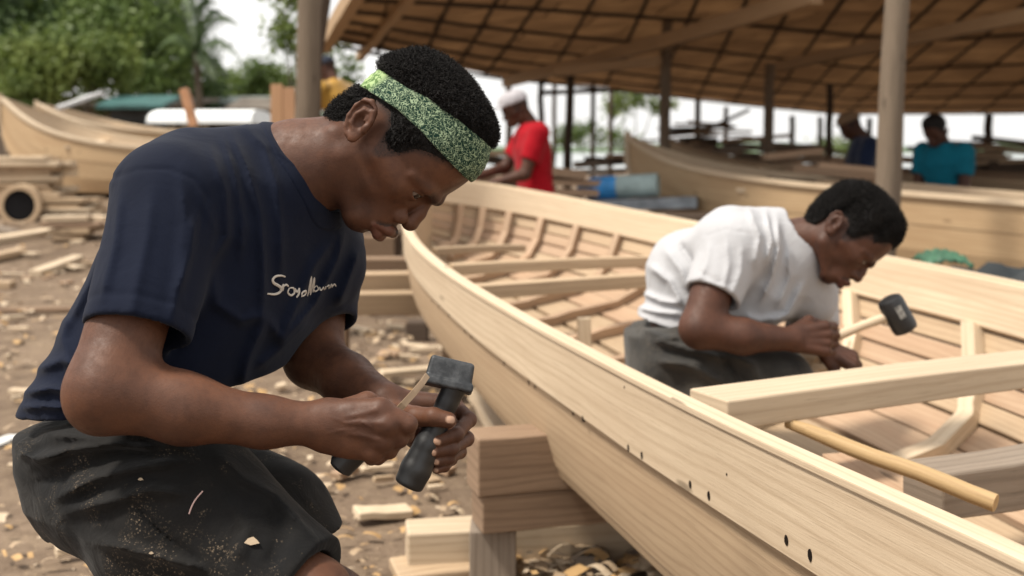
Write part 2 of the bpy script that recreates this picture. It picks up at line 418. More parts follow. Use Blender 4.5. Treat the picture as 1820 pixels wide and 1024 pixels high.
class Hull:
    """open plank hull between two gunwale curves (lists of Vectors from bow to stern)"""
    def __init__(s,near,far,zc,prof_n,prof_f,n=72):
        s.N=fair(lerp_poly(near,n)); s.F=fair(lerp_poly(far,n)); s.zc=zc; s.pn=prof_n; s.pf=prof_f; s.n=n
        s.L=[0]
        for a,b in zip(s.N,s.N[1:]): s.L.append(s.L[-1]+(b-a).length)
    def sec(s,t,w):
        """w in 0..1 near side from sheer to keel, 1..2 keel to far sheer"""
        N=resamp(s.N,t); F=resamp(s.F,t); zc=np.interp(t,*s.zc)
        side=w<=1; S=N if side else F; O=F if side else N
        ww=w if side else 2-w; pr=s.pn if side else s.pf
        fx=np.interp(ww,[p[0] for p in pr],[p[1] for p in pr]); fz=np.interp(ww,[p[0] for p in pr],[p[2] for p in pr])
        half=(O-S)*.5; half.z=0
        q=S+half*fx; q.z=S.z+(zc-S.z)*fz
        return q
    def sheet(s,w0,w1,t0=0,t1=1,off=0.0,th=.02,n=72,m=3,mb=None,uoff=0):
        """a plank: outer and inner faces, th thick, pushed out by off"""
        mb=mb or MB(); base=len(mb.v); grid=[]
        for i in range(n+1):
            t=t0+(t1-t0)*i/n; row=[]
            for j in range(m+1):
                w=w0+(w1-w0)*j/m; p=s.sec(t,w); e=1e-3
                dt=s.sec(min(1,t+.01),w)-s.sec(max(0,t-.01),w); dw=s.sec(t,min(2,w+.02))-s.sec(t,max(0,w-.02))
                nrm=dw.cross(dt)
                if nrm.length<1e-9: nrm=Vector((0,0,-1))
                nrm.normalize()
                row.append((p+nrm*off,p+nrm*(off-th)))
            grid.append(row)
        # accumulate uv
        u=[0]
        for i in range(n): u.append(u[-1]+(grid[i+1][m//2][0]-grid[i][m//2][0]).length)
        wd=max((grid[n//2][m][0]-grid[n//2][0][0]).length,.01)
        vs=[];
        for side in (0,1):
            for i in range(n+1):
                for j in range(m+1): vs.append(grid[i][j][side])
        mb.v+=[tuple(x) for x in vs]; K=(n+1)*(m+1)
        ix=lambda sd,i,j: base+sd*K+i*(m+1)+j
        U=lambda i,j,o=0:(u[i]+uoff,wd*j/m+uoff+o)
        for i in range(n):
            for j in range(m):
                mb.f.append([ix(0,i,j),ix(0,i,j+1),ix(0,i+1,j+1),ix(0,i+1,j)]); mb.uv+=[U(i,j),U(i,j+1),U(i+1,j+1),U(i+1,j)]; mb.mi.append(mb.m)
                mb.f.append([ix(1,i,j),ix(1,i+1,j),ix(1,i+1,j+1),ix(1,i,j+1)]); mb.uv+=[U(i,j,3),U(i+1,j,3),U(i+1,j+1,3),U(i,j+1,3)]; mb.mi.append(mb.m)
            for j in (0,m):
                a=[ix(0,i,j),ix(0,i+1,j),ix(1,i+1,j),ix(1,i,j)]; q=[U(i,j),U(i+1,j),(u[i+1]+uoff,wd*j/m+uoff+.02),(u[i]+uoff,wd*j/m+uoff+.02)]
                if j: a=a[::-1]; q=q[::-1]
                mb.f.append(a); mb.uv+=q; mb.mi.append(mb.m)
        for i in (0,n):
            for j in range(m):
                a=[ix(0,i,j),ix(1,i,j),ix(1,i,j+1),ix(0,i,j+1)]
                if i: a=a[::-1]
                mb.f.append(a); mb.uv+=[(u[i]+k*.01,uoff+j*.02+k*.01) for k in range(4)]; mb.mi.append(mb.m)
        return mb
    def rib(s,t,w0,w1,width=.035,depth=.04,off=.022,n=22,skew=0,mb=None):
        """frame following the inside of the hull"""
        mb=mb or MB(); base=len(mb.v); L=0; prev=None
        hw=width/2/s.L[-1]
        for i in range(n+1):
            w=w0+(w1-w0)*i/n; tt=min(.998,max(.002,t+skew*(w-1)))
            c=s.sec(tt,w); dt=(s.sec(min(1,tt+.01),w)-s.sec(max(0,tt-.01),w)).normalized(); dw=s.sec(tt,min(2,w+.02))-s.sec(tt,max(0,w-.02))
            nr=dw.cross(dt).normalized()
            sd=dw.cross(nr).normalized()
            if prev is not None: L+=(c-prev).length
            prev=c
            for a,b_ in ((-1,0),(1,0),(1,1),(-1,1)): mb.v.append(tuple(c+sd*(a*width/2)-nr*(off+b_*depth)))
            if i:
                k=base+4*(i-1)
                for q in range(4):
                    q2=(q+1)%4; mb.f.append([k+q,k+q2,k+4+q2,k+4+q]); mb.uv+=[(L-.05,q*.04),(L-.05,q*.04+.04),(L,q*.04+.04),(L,q*.04)]; mb.mi.append(mb.m)
        mb.f.append([base+3,base+2,base+1,base]); mb.uv+=[(0,0),(.01,.01),(.02,.02),(.03,0)]; mb.mi.append(mb.m)
        e=base+4*n; mb.f.append([e,e+1,e+2,e+3]); mb.uv+=[(0,0),(.01,.01),(.02,.02),(.03,0)]; mb.mi.append(mb.m)
        return mb
NEAR=[P(758,318,5.25),P(722,352,4.92),P(708,402,4.46),P(733,437,4.05),P(771,472,3.70),P(833,515,3.30),P(951,582,2.80),P(1200,714,2.05),P(1324,778,1.80),P(1448,836,1.60),P(1573,886,1.46),P(1697,944,1.33),P(1820,998,1.22),Vector((.63,.95,.68)),Vector((.70,.4,.69)),Vector((.80,-.2,.72)),Vector((1.05,-.75,.78))]
FAR=[P(758,318,5.25),P(790,312,5.62),P(860,321,5.70),P(951,341,5.55),P(1009,353,5.42),P(1204,392,4.95),P(1577,458,3.95),P(1700,485,3.60),P(1820,503,3.40),Vector((1.62,2.8,.68)),Vector((1.72,2.0,.67)),Vector((1.72,1.1,.67)),Vector((1.6,.3,.68)),Vector((1.4,-.3,.72)),Vector((1.05,-.75,.78))]
def z_chine():
    n=72; N=lerp_poly(NEAR,n); ts=[];zs=[]
    for i in range(n):
        y=N[i].y; ts.append(i/(n-1)); zs.append(float(np.interp(y,[-.75,0,2.2,2.55,2.9,3.2,3.55,3.95,4.4,4.9,5.25],[.44,.26,.268,.285,.305,.335,.39,.445,.515,.60,.68])))
    return ts,zs
def main_boat():
    root=empty('wooden_boat',(.6,2.6,.36),'large unfinished plank boat in pale new wood, its long side sweeping across the foreground','boat')
    PN=[(0,0,0),(.30,.010,.39),(.55,.030,.72),(.75,.075,1.03),(.86,.30,1.16),(1,1,1.17)]
    PF=[(0,0,0),(.28,.020,.36),(.50,.12,.70),(.70,.28,.95),(.84,.52,1.08),(1,1,1.12)]
    h=Hull(NEAR,FAR,z_chine(),PN,PF)
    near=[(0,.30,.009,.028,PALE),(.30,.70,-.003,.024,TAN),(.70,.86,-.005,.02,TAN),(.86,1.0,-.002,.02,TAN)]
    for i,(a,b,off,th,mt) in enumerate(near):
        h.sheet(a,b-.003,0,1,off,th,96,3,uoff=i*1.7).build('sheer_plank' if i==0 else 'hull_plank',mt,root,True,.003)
    for i,(a,b) in enumerate(((1.003,1.10),(1.103,1.20),(1.203,1.30),(1.303,1.40),(1.403,1.50),(1.503,1.60),(1.603,1.70))):
        h.sheet(a+.003,b-.005,0,1,-.005*(i%2),.02,96,2,uoff=i*2.3+1).build('hull_plank',INNER if i%3 else TAN,root,True,.002)
    h.sheet(1.703,2.0,0,1,.0,.040,96,3,uoff=5.5).build('sheer_plank',PALE,root,True,.003)
    # gunwale caps
    for nm,side,wd in (('gunwale_cap',0,.036),('gunwale_cap',1,.034)):
        pts=h.N if side==0 else h.F; mb=MB(); base=0; L=0
        for i,p in enumerate(pts):
            tg=(pts[min(i+1,len(pts)-1)]-pts[max(i-1,0)]); tg.z=0; tg.normalize(); sd=Vector((tg.y,-tg.x,0))*(-1 if side==0 else 1)
            if i: L+=(p-pts[i-1]).length
            for a,b_ in ((.0128,-.004),(-wd+.012,-.004),(-wd+.012,.009),(.0128,.009)):
                q=p-sd*a; mb.v.append((q.x,q.y,p.z+b_))
            if i:
                k=4*(i-1)
                for q in range(4):
                    q2=(q+1)%4; o=[0,.05,.09,.14,.18]; mb.f.append([k+q,k+q2,k+4+q2,k+4+q]); mb.uv+=[(L-.06,o[q]),(L-.06,o[q+1]),(L,o[q+1]),(L,o[q])]; mb.mi.append(0)
        mb.f.append([3,2,1,0]); mb.uv+=[(0,0)]*4; mb.mi.append(0); e=4*(len(pts)-1); mb.f.append([e,e+1,e+2,e+3]); mb.uv+=[(0,0)]*4; mb.mi.append(0)
        mb.build(nm,PALE,root,False,.0025)
    # ribs
    for t in (.035,.065,.095,.125,.155,.188,.222,.258,.296,.338):
        h.rib(t,.34 if t>.1 else 1.0,1.70,.030,.034,n=40).build('rib',INNER,root)
    for t,w in ((.395,.045),(.47,.055),(.555,.06),(.64,.06),(.73,.06),(.82,.06),(.90,.05)):
        h.rib(t,.40,1.70,w,.042,skew=-.05,n=40).build('rib',PALE,root)
    # thwarts
    def thw(a,b,w,hh,mt=TAN):
        m=MB(); m.beam(a,b,w,hh,nseg=4,sag=-.004); return m.build('thwart',mt,root,False,.004)
    thw(PZ(770,447,.665),PZ(930,441,.66),.05,.030); thw(PZ(800,479,.655),PZ(1215,463,.66),.06,.040); thw(PZ(842,519,.64),PZ(1330,489,.645),.065,.045)
    thw(PZ(1258,728,.630),PZ(1960,640,.625),.115,.055,PALE)
    # trenail and bolt holes along the lower edge of the sheer plank
    from mathutils.bvhtree import BVHTree
    vv=[];ff=[]
    for pl in [o for o in C.objects if o.parent==root and o.name.startswith(('sheer_plank','hull_plank'))][:4]:
        n0=len(vv); vv+=[v.co.copy() for v in pl.data.vertices]; ff+=[[n0+k for k in f.vertices] for f in pl.data.polygons]
    bv=BVHTree.FromPolygons(vv,ff)
    for (x,y,r) in [(768,535,.0035),(780,545,.004),(798,560,.003),(827,589,.005),(838,599,.0045),(896,645,.005),(940,680,.0055),(951,687,.005),(1019,734,.0055),(1036,744,.0055),(1117,796,.0055),(1141,810,.006),(1227,861,.0060),(1260,881,.0065),(1398,961,.0068),(1440,987,.0072),(1110,688,.002),(1292,843,.002)]:
        o=Vector((0,0,CAMH)); dr=(P(x,y,2)-o).normalized(); hit=bv.ray_cast(o,dr)
        if hit[0] is None: continue
        nrm=hit[1] if hit[1].dot(dr)<0 else -hit[1]
        m=MB(); r*=.78; m.tube([hit[0]-nrm*.006,hit[0]+nrm*.0010],[r,r],9)
        o=m.build('peg_hole',HOLE,root,True); 
        for v in o.data.vertices:
            d=v.co-hit[0]; v.co.z+=d.z*random.uniform(.3,.9)
    return h
HB=main_boat()
# small things in the boat
def things_in_boat():
    m=MB(); m.beam(PZ(1040,640,.40)-Vector((0,0,.02)),PZ(1040,640,.40)+Vector((-.005,0,.14)),.045,.03,up=(0,1,0)); tag(m.build('wooden_peg',PALE,None,False,.004),'short pale upright wooden peg standing in the boat behind the rim','peg')
    m=MB(); a=P(1398,752,2.10); b=P(1770,893,1.86); pts=[a.lerp(b,i/9)+Vector((0,0,.0015*math.sin(i*1.3))) for i in range(10)]; m.tube(pts,[.009,.012,.0135,.014,.014,.0145,.0145,.015,.015,.015],10,wob=.02)
    tag(m.build('wooden_pole',wood('peeled_pole_wood',(.40,.275,.14),(.24,.15,.07),bmp=.3),None,True),'peeled yellowish wooden pole lying slanting inside the boat, its sawn end at lower right','pole')
    m=MB(); m.beam(P(1640,872,2.02),P(2100,800,2.28),.10,.085,nseg=4,jit=.003); tag(m.build('timber_beam',GREYW,None,False,.005),'dark weathered squared beam inside the boat at the far right under the pole','timber')
    m=MB(); m.beam(P(1500,812,2.35),P(1650,905,2.05),.10,.02); tag(m.build('loose_board',INNER,None,False,.003),'short loose reddish board lying in the boat bottom beneath the pole','board')
    for (x,y,d,s_,l) in ((1432,642,2.95,.050,'rough chunk of split wood beside the fist of the man in white'),(1455,660,2.92,.035,'small orange-brown wood chunk below the larger chunk in the boat')):
        rock('wood_chunk',P(x,y,d),s_,TAN,l,'wood chunk')
def rock(name,c,s,mt,label,cat,group=None,fl=.7):
    bm=bmesh.new(); bmesh.ops.create_icosphere(bm,subdivisions=2,radius=s)
    rs=random.Random(hash((round(c.x,3),round(c.y,3))))
    for v in bm.verts: v.co*=rs.uniform(.75,1.15); v.co.z*=fl
    me=bpy.data.meshes.new(name); bm.to_mesh(me); bm.free(); uvl=me.uv_layers.new(name='UVMap')
    for l in me.loops: co=me.vertices[l.vertex_index].co; uvl.data[l.index].uv=(co.x*2,co.y*2+co.z)
    o=link(name,me,mt); o.location=c; return tag(o,label,cat,group)
things_in_boat()
# ---------------------------------------------------------------- trestle and timber beside it
def trestle():
    root=empty('trestle',P(870,1060,2.78),'heavy wooden trestle of two stacked brown beams on a post under the near hull','trestle')
    m=MB(); a=P(838,830,2.76)+Vector((0,.04,0)); b=a+Vector((.46,.13,0)); m.beam(a,b,.12,.140,nseg=5,jit=.0015); m.build('top_beam',BROWN,root,False,.005)
    m=MB(); a=P(838,830,2.76)+Vector((.012,.04,-.1155)); b=a+Vector((.46,.13,0)); m.beam(a,b,.110,.088,nseg=5,jit=.0015); m.build('lower_beam',BROWN,root,False,.004)
    m=MB(); c=P(876,950,2.80)+Vector((0,.05,0)); m.beam((c.x,c.y,gz(0,2.8)-.02),(c.x,c.y,c.z+.008),.115,.11,up=(0,1,0)); m.build('leg',GREYW,root,False,.004)
    m=MB(); c=Vector((.42,3.16,0)); m.beam((c.x,c.y,-.02),(c.x,c.y,.17),.115,.11,up=(0,1,0)); m.build('leg',GREYW,root,False,.004)
trestle()
def timber(a,b,w,h,mt,label,cat='timber',bev=.006,jit=.003,group=None,name='timber_beam'):
    m=MB(); m.beam(a,b,w,h,nseg=4,jit=jit); return tag(m.build(name,mt,None,False,bev),label,cat,group)
timber(PZ(722,974,.06),PZ(1185,950,.06),.115,.115,PALE,'pale squared timber with a rough sawn end lying on the ground behind the trestle post')
timber(PZ(700,1018,.02),PZ(1010,985,.02),.15,.03,TAN,'flat brown board lying in front of the pale squared timber at the trestle foot','board',name='loose_board')
timber(PZ(845,700,.05),PZ(890,770,.05),.06,.05,PALE,'pale stick on the ground leading towards the top of the trestle','stick',name='wooden_stick')
timber(PZ(632,912,.03),PZ(728,908,.015),.075,.026,PALE,'short pale block of wood on the ground between the man in navy and the trestle','offcut',name='wood_offcut')
# ---------------------------------------------------------------- the shed
MAT_BARK=POLE
def roof_mat():
    m,nt,b=newmat('woven_roof_panels'); tc=nt.nodes.new('ShaderNodeTexCoord'); uv=tc.outputs['UV']
    br=nt.nodes.new('ShaderNodeTexBrick'); br.inputs['Scale'].default_value=1; br.inputs['Brick Width'].default_value=.95; br.inputs['Row Height'].default_value=.62; br.inputs['Mortar Size'].default_value=.012; br.inputs['Mortar Smooth'].default_value=.3
    br.inputs['Color1'].default_value=(.57,.415,.27,1); br.inputs['Color2'].default_value=(.41,.29,.19,1); br.inputs['Mortar'].default_value=(.055,.032,.018,1)
    n1=node(nt,'ShaderNodeTexNoise',Scale=2.2,Detail=5,Roughness=.6); nt.links.new(uv,n1.inputs['Vector']); nt.links.new(uv,br.inputs['Vector'])
    n2=node(nt,'ShaderNodeTexNoise',Scale=1,Detail=3); nt.links.new(mapping(nt,uv,(3,60,1)),n2.inputs['Vector'])
    c=mix(nt,ramp(nt,[(.35,0),(.7,.55)],n1.outputs[0]).outputs[0],br.outputs['Color'],(.20,.135,.085)); c=mix(nt,ramp(nt,[(.4,0),(.7,.4)],n2.outputs[0]).outputs[0],c,(.15,.10,.06))
    nt.links.new(c,b.inputs['Base Color']); b.inputs['Roughness'].default_value=.9; bump(nt,b,n2.outputs[0],.5,.02)
    t=nt.nodes.new('ShaderNodeBsdfTranslucent'); nt.links.new(c,t.inputs[0]); ms=nt.nodes.new('ShaderNodeMixShader'); ms.inputs[0].default_value=.40; nt.links.new(b.outputs[0],ms.inputs[1]); nt.links.new(t.outputs[0],ms.inputs[2]); nt.links.new(ms.outputs[0],nt.nodes['Material Output'].inputs[0])
    return m
def shed():
    root=empty('open_shed',(2,12,0),'long low open shed with a brown panelled roof on rough poles over the boats','shed')
    def ln(a,b,k): return [a.lerp(b,q/k) for q in range(k)]
    A,B,D,E,F_=P(570,76,10),P(870,142,16),P(1480,206,30),P(1820,203,26),P(2300,190,21)
    a,b,d,e,f_=P(650,-30,8.3),P(1040,-75,8.0),P(1900,-150,6.6),P(2350,-180,6.1),P(2800,-220,5.6)
    far=ln(A,B,2)+ln(B,D,4)+ln(D,E,2)+ln(E,F_,1)+[F_]; nea=ln(a,b,2)+ln(b,d,4)+ln(d,e,2)+ln(e,f_,1)+[f_]
    # keep pairs matched by control index
    fs=[];ns=[]
    for i in range(61):
        t=i/60; fs.append(resamp(far,t)); ns.append(resamp(nea,t))
    def pt(s,t,dz=0):
        p=resamp(ns,s).lerp(resamp(fs,s),t); z=p.z+.008*math.sin(t*6+s*5)+.008*math.sin(s*17+t*3)
        return Vector((p.x,p.y,z+dz))
    m=MB(); nS,nT=60,30; g={}
    for i in range(nS+1):
        for j in range(nT+1):
            p=pt(i/nS,j/nT,.05+.012*math.sin(i*7.1+j*3.3)); g[i,j]=(p,p+Vector((0,0,.05)))
    ix=lambda s,i,j:s*(nS+1)*(nT+1)+i*(nT+1)+j
    for s in (0,1):
        for i in range(nS+1):
            for j in range(nT+1): m.v.append(tuple(g[i,j][s]))
    for i in range(nS):
        for j in range(nT):
            q=[(i,j),(i+1,j),(i+1,j+1),(i,j+1)]
            uv=[(g[a,b][0].x*.9+g[a,b][0].y*.15,g[a,b][0].y*.8) for a,b in q]
            m.f.append([ix(0,a,b) for a,b in q][::-1]); m.uv+=uv[::-1]; m.mi.append(0)
            m.f.append([ix(1,a,b) for a,b in q]); m.uv+=uv; m.mi.append(0)
    for i in range(nS):
        for j,fl in ((0,0),(nT,1)):
            f=[ix(0,i,j),ix(0,i+1,j),ix(1,i+1,j),ix(1,i,j)]; m.f.append(f[::-1] if fl else f); m.uv+=[(0,0)]*4; m.mi.append(0)
    for j in range(nT):
        for i,fl in ((0,1),(nS,0)):
            f=[ix(0,i,j),ix(0,i,j+1),ix(1,i,j+1),ix(1,i,j)]; m.f.append(f[::-1] if not fl else f); m.uv+=[(0,0)]*4; m.mi.append(0)
    m.build('roof',roof_mat(),root,True)
    RP=wood('roof_pole_wood',(.20,.125,.07),(.08,.05,.03),bmp=.4,knots=False)
    for t in (.10,.26,.42,.57,.71,.84,.96):
        m=MB(); m.tube([pt(k/30,t,-.01) for k in range(31)],.020,6,wob=.1); m.build('purlin',DARKW,root,True)
    for s in [k/19 for k in range(20)]:
        m=MB(); m.tube([pt(s,k/12,.025) for k in range(13)],.020,6,wob=.1); m.build('rafter',DARKW,root,True)
    LB=wood('light_beam_wood',(.42,.29,.17),(.20,.12,.07),knots=False)
    def bm_(a,b,w,h): m=MB(); m.beam(a,b,w,h,nseg=6,jit=.004); m.build('tie_beam',LB,root,False,.004)
    bm_(P(640,-25,8.2),P(576,80,9.8),.10,.14); bm_(P(740,-20,8.5),P(640,100,11),.07,.08)
    bm_(P(1450,-8,8.0),P(1178,74,10.6),.10,.13); bm_(P(1178,74,10.6),P(900,146,14.6),.11,.13); bm_(P(1172,108,11.0),P(990,128,12),.09,.09)
    bm_(P(1900,12,7.5),P(1385,118,12),.09,.10)
    def post(xt,yt,xb,d,r,mt=POLE,rt=.9):
        a=P(xt,yt,d); b=Vector((P(xb,300,d).x,d,gz(xb,d)-.1)); pts=[a.lerp(b,k/8)+Vector((random.uniform(-.012,.012),0,0)) for k in range(9)]
        m=MB(); m.tube(pts,[r*(rt+(1-rt)*k/8) for k in range(9)],12,wob=.03); m.build('post',mt,root,True)
    post(1602,-110,1558,6.3,.074,rt=.86); post(1186,36,1176,11.2,.058); post(1369,113,1358,13.0,.062); post(1013,128,1006,12.6,.050,DARKW)
    for x,y,d,r in ((962,140,16,.045),(985,135,19,.04),(1055,140,18,.04),(1086,142,20,.045),(1241,178,20,.055),(1290,190,23,.05),(1408,206,24,.06),(1458,208,26,.06),(1545,210,24,.06),(1663,206,22,.07),(1757,204,20,.075),(905,146,17,.05),(1475,150,14,.045)):
        post(x,y,x-2,d,r,DARKW)
    for a,b in ((P(1180,235,17),P(1250,232,20)),(P(960,165,16),P(1100,160,19)),(P(1240,238,20),P(1330,196,24))):
        m=MB(); m.tube([a,b],.035,8); m.build('rail',DARKW,root,True)
shed()
def pole_post():
    a=P(556,-160,6.8); b=Vector((P(532,300,6.8).x,6.8,gz(0,6.8)-.1)); m=MB()
    pts=[a.lerp(b,k/14)+Vector((random.uniform(-.008,.008),0,0)) for k in range(15)]; m.tube(pts,[.068+.010*k/14 for k in range(15)],14,wob=.03)
    tag(m.build('wooden_post',POLE,None,True),'thick bare grey-brown tree-trunk post just left of the head in the green headband','post')
    m=MB(); m.tube([P(585,-60,7.3),P(560,110,7.4),P(556,330,7.5)],.045,8); tag(m.build('wooden_post',DARKW,None,True),'thin dark post close behind the thick bare trunk post','post')
pole_post()
# ---------------------------------------------------------------- other boats
def side_boat(short,label,near,beam,zdrop,mt=PALE,mti=INNER,t_ribs=6,group=None,bowlift=0,name='wooden_boat',nseat=2,stem=True):
    """plank boat seen from outside: near gunwale given, far one offset by the beam"""
    n=len(near); far=[]
    for i,p in enumerate(near):
        t=i/(n-1); k=math.sin(math.pi*min(1,max(0,t)))**.55 if 0<t<1 else 0
        far.append(Vector(p)+Vector(beam)*k)
    c=(Vector(near[0])+Vector(near[-1]))/2
    root=empty(name,(c.x,c.y,c.z-zdrop),label,'boat',group)
    N=lerp_poly(near,40); ts=[i/39 for i in range(40)]; base=min(p.z for p in N)-zdrop
    zc=[base+ (N[i].z-base)*(.62*max(0,1-ts[i]*4.5)**1.6+.5*max(0,(ts[i]-.86)*7)**1.6) for i in range(40)]
    PN=[(0,0,0),(.3,.02,.36),(.55,.06,.68),(.78,.15,.95),(.9,.5,1.03),(1,1,1.05)]
    h=Hull(near,far,(ts,zc),PN,PN,40)
    for i,(a,b,off,mm) in enumerate(((0,.298,.004,HONEY if mt is PALE else mt),(.302,.549,.0,HONEY if mt is PALE else mt),(.552,.777,.002,HONEY if mt is PALE else mt),(.783,1.0,0,TAN),(1.0,1.4,0,mti),(1.403,1.69,.004,mti),(1.697,2.0,.008,mt))):
        h.sheet(a,b,0,1,off,.03,40,2,uoff=i*1.9).build('hull_plank',mm,root,True)
    for pts in (h.N,h.F):
        m=MB(); 
        for i in range(len(pts)-1): m.beam(pts[i]+Vector((0,0,.012)),pts[i+1]+Vector((0,0,.012)),.055,.03,off=i*.1)
        m.build('gunwale',mt,root)
    for k in range(t_ribs): h.rib((k+1)/(t_ribs+1),.25,1.75,.05,.045,n=16).build('rib',mti,root)
    for k in range(nseat):
        t=.3+.4*k/max(1,nseat-1); a=h.sec(t,.12); b=h.sec(t,1.88); m=MB(); m.beam(a,b,.16,.03); m.build('thwart',mt,root)
    if stem:
        p=h.N[0]; q=h.sec(.0,1.0); m=MB(); m.tube([p+Vector((-.01,0,.06)),p.lerp(q,.5)+Vector((-.01,0,-.02)),h.sec(.03,1.0)+Vector((0,0,-.01))],[.03,.035,.03],8); m.build('stem',mt,root,True)
    # chocks under the hull
    for k in (.25,.7):
        c=h.sec(k,1.0); m=MB(); g=gz(c.x,c.y); m.beam((c.x,c.y,g),(c.x,c.y,c.z-.02),.24,.16,up=(0,1,0))
        tag(m.build('keel_block',DARKW,None,False,.01),'dark wooden block propping up '+short+(', nearer its bow' if k<.5 else ', farther from its bow'),'block','blocks under the background boats')
    return h
side_boat('the long shed boat','long unfinished boat under the shed behind the man in white, its raised bow pointing left',[P(1118,247,9.8),P(1140,276,9.5),P(1180,296,9.1),P(1300,318,8.4),P(1420,332,7.9),P(1600,346,7.2),P(1820,364,6.5),P(2150,395,5.6),P(2500,400,5.0)],(.35,1.05,.02),.44,PALE)
side_boat('the thin-bowed shed boat','boat with a thin pointed bow just behind the long boat under the shed',[P(1178,246,12.2),P(1205,272,11.8),P(1300,292,11.2),P(1420,306,10.6),P(1600,318,10.0),P(1850,330,9.2),P(2200,340,8.6)],(.3,1.1,0),.40,TAN,BROWN)
side_boat('the low dark boat','low dark-hulled boat at the far right beneath the man in the teal shirt',[P(1470,282,14),P(1500,296,13.6),P(1600,306,13),P(1800,314,12.4),P(2100,320,12)],(.3,1.2,0),.45,BROWN,BROWN)
side_boat('the upswept boat on the left','boat with an upswept orange-brown bow at the far left edge',[P(2,176,13.2),P(22,202,13.0),P(45,220,12.8),P(90,240,12.4),P(160,257,12.1),P(260,268,11.9),P(420,272,11.8),P(600,262,12.0),P(700,240,12.3)],(-.1,1.5,.05),.46,PALE,TAN)
side_boat('the pale sharp-bowed left boat','pale boat with a sharp bow behind the upswept boat on the left',[P(66,186,16.5),P(90,200,16.2),P(150,222,15.8),P(250,234,15.5),P(340,238,15.4),P(520,226,15.6)],(.1,1.4,0),.50,PALE,TAN)
side_boat('the weathered boat at the left edge','weathered open boat lying low at the left edge below the upswept bow',[P(-160,226,14.6),P(-60,236,14.6),P(20,240,14.6),P(84,232,14.8)],(0,1.0,0),.36,GREYW,GREYW,3)
def dark_box(c,sx,sy,sz,mt,name,label,cat,rz=0,group=None):
    m=MB(); c=Vector(c); d=Vector((math.cos(rz),math.sin(rz),0)); m.beam(c-d*sx/2,c+d*sx/2,sy,sz); return tag(m.build(name,mt,None,False,.01),label,cat,group)
# blue and white skiff bow
def skiff():
    root=empty('painted_skiff',(P(1095,340,8.8)),'small skiff with a blue bow and faded white side below the big shed bow','boat')
    a,b=P(1030,338,8.8),P(1175,330,8.6)
    BL=plain('blue_boat_paint',(.05,.30,.70),.5,.4,.3,9); WH=plain('faded_white_paint',(.34,.44,.44),.6,.3,.3,9)
    def seg(t0,t1,mt,nm):
        m=MB(); ps=[]; rs=[]
        for k in range(7):
            t=t0+(t1-t0)*k/6; ps.append(a.lerp(b,t)+Vector((0,.18,-.0))); rs.append(.075*min(1,(t+.03)*4)**.5+.015)
        m.tube(ps,rs,14); o=m.build(nm,mt,root,True); return o
    seg(0,.5,BL,'bow'); seg(.5,1,WH,'side')
    m=MB(); m.beam(a+Vector((-.05,.15,-.13)),b+Vector((.3,.15,-.13)),.3,.08); m.build('keel_board',plain('faded_pale_boards',(.30,.33,.36),.7,.2,.4,7),root)
skiff()
# clutter of stacked timber in the yard and shed
def stack(x0,x1,y,d,n,mts,label,group=None,h=.05,w=.16,slope=0):
    root=empty('timber_stack',P((x0+x1)/2,y,d),label,'timber stack',group)
    top=P(x0,y,d).z; g=gz(P((x0+x1)/2,y,d).x,d); lay=max(2,int((top-g)/(h*1.02)))
    for i in range(lay*2):
        zz=g+h*.5+(i//2)*h*1.02; a=P(x0+random.uniform(-14,14),y,d); a.y+=(i%2-.5)*w*1.15+random.uniform(-.03,.03); b=P(x1+random.uniform(-20,20),y,d); b.y=a.y+random.uniform(-.05,.05); a.z=zz; b.z=zz+random.uniform(-.01,.015)
        m=MB(); m.beam(a,b,w,h*random.uniform(.7,1)); m.build('plank',random.choice(mts),root,False,.004)
stack(-60,108,276,11.0,8,[PALE,TAN],'stack of pale planks below the upswept bow at the left edge')
stack(96,168,380,9.6,6,[TAN,PALE,BROWN],'small pile of boards beside the hollow log',h=.05)
stack(-10,170,352,10.9,7,[PALE,TAN],'loose pale planks heaped behind the hollow log',h=.04)
def beams_left():
    for (x0,x1,y,d,w,h,l,mt) in ((600,790,477,5.6,.13,.10,'rough squared beam lying behind the bow, farthest of the three left of the hull',BROWN),(598,800,503,5.1,.12,.09,'rough squared beam lying left of the hull, middle one of three',TAN),(600,770,540,4.85,.10,.095,'squared beam lying left of the hull, nearest of the three',TAN)):
        m=MB(); m.beam(P(x0,y,d),P(x1,y-2,d+.15),w,h,nseg=3,jit=.003); tag(m.build('timber_beam',mt,None,False,.005),l,'timber')
    for x,d,l in ((606,4.95,'short brown block holding up the left ends of the three beams'),(800,5.12,'short brown block holding up the right ends of the three beams')):
        c=P(x,575,d); m=MB(); zt=P(0,560,d).z; m.beam((c.x,c.y-.02,gz(0,d)),(c.x,c.y-.02,zt),.07,.08,up=(0,1,0)); tag(m.build('support_block',BROWN,None,False,.006),l,'block')
    dark_box(G(742,604)+Vector((0,0,.05)),.13,.14,.13,DARKW,'timber_block','dark square block on the ground behind the hull below the beams','block')
beams_left()
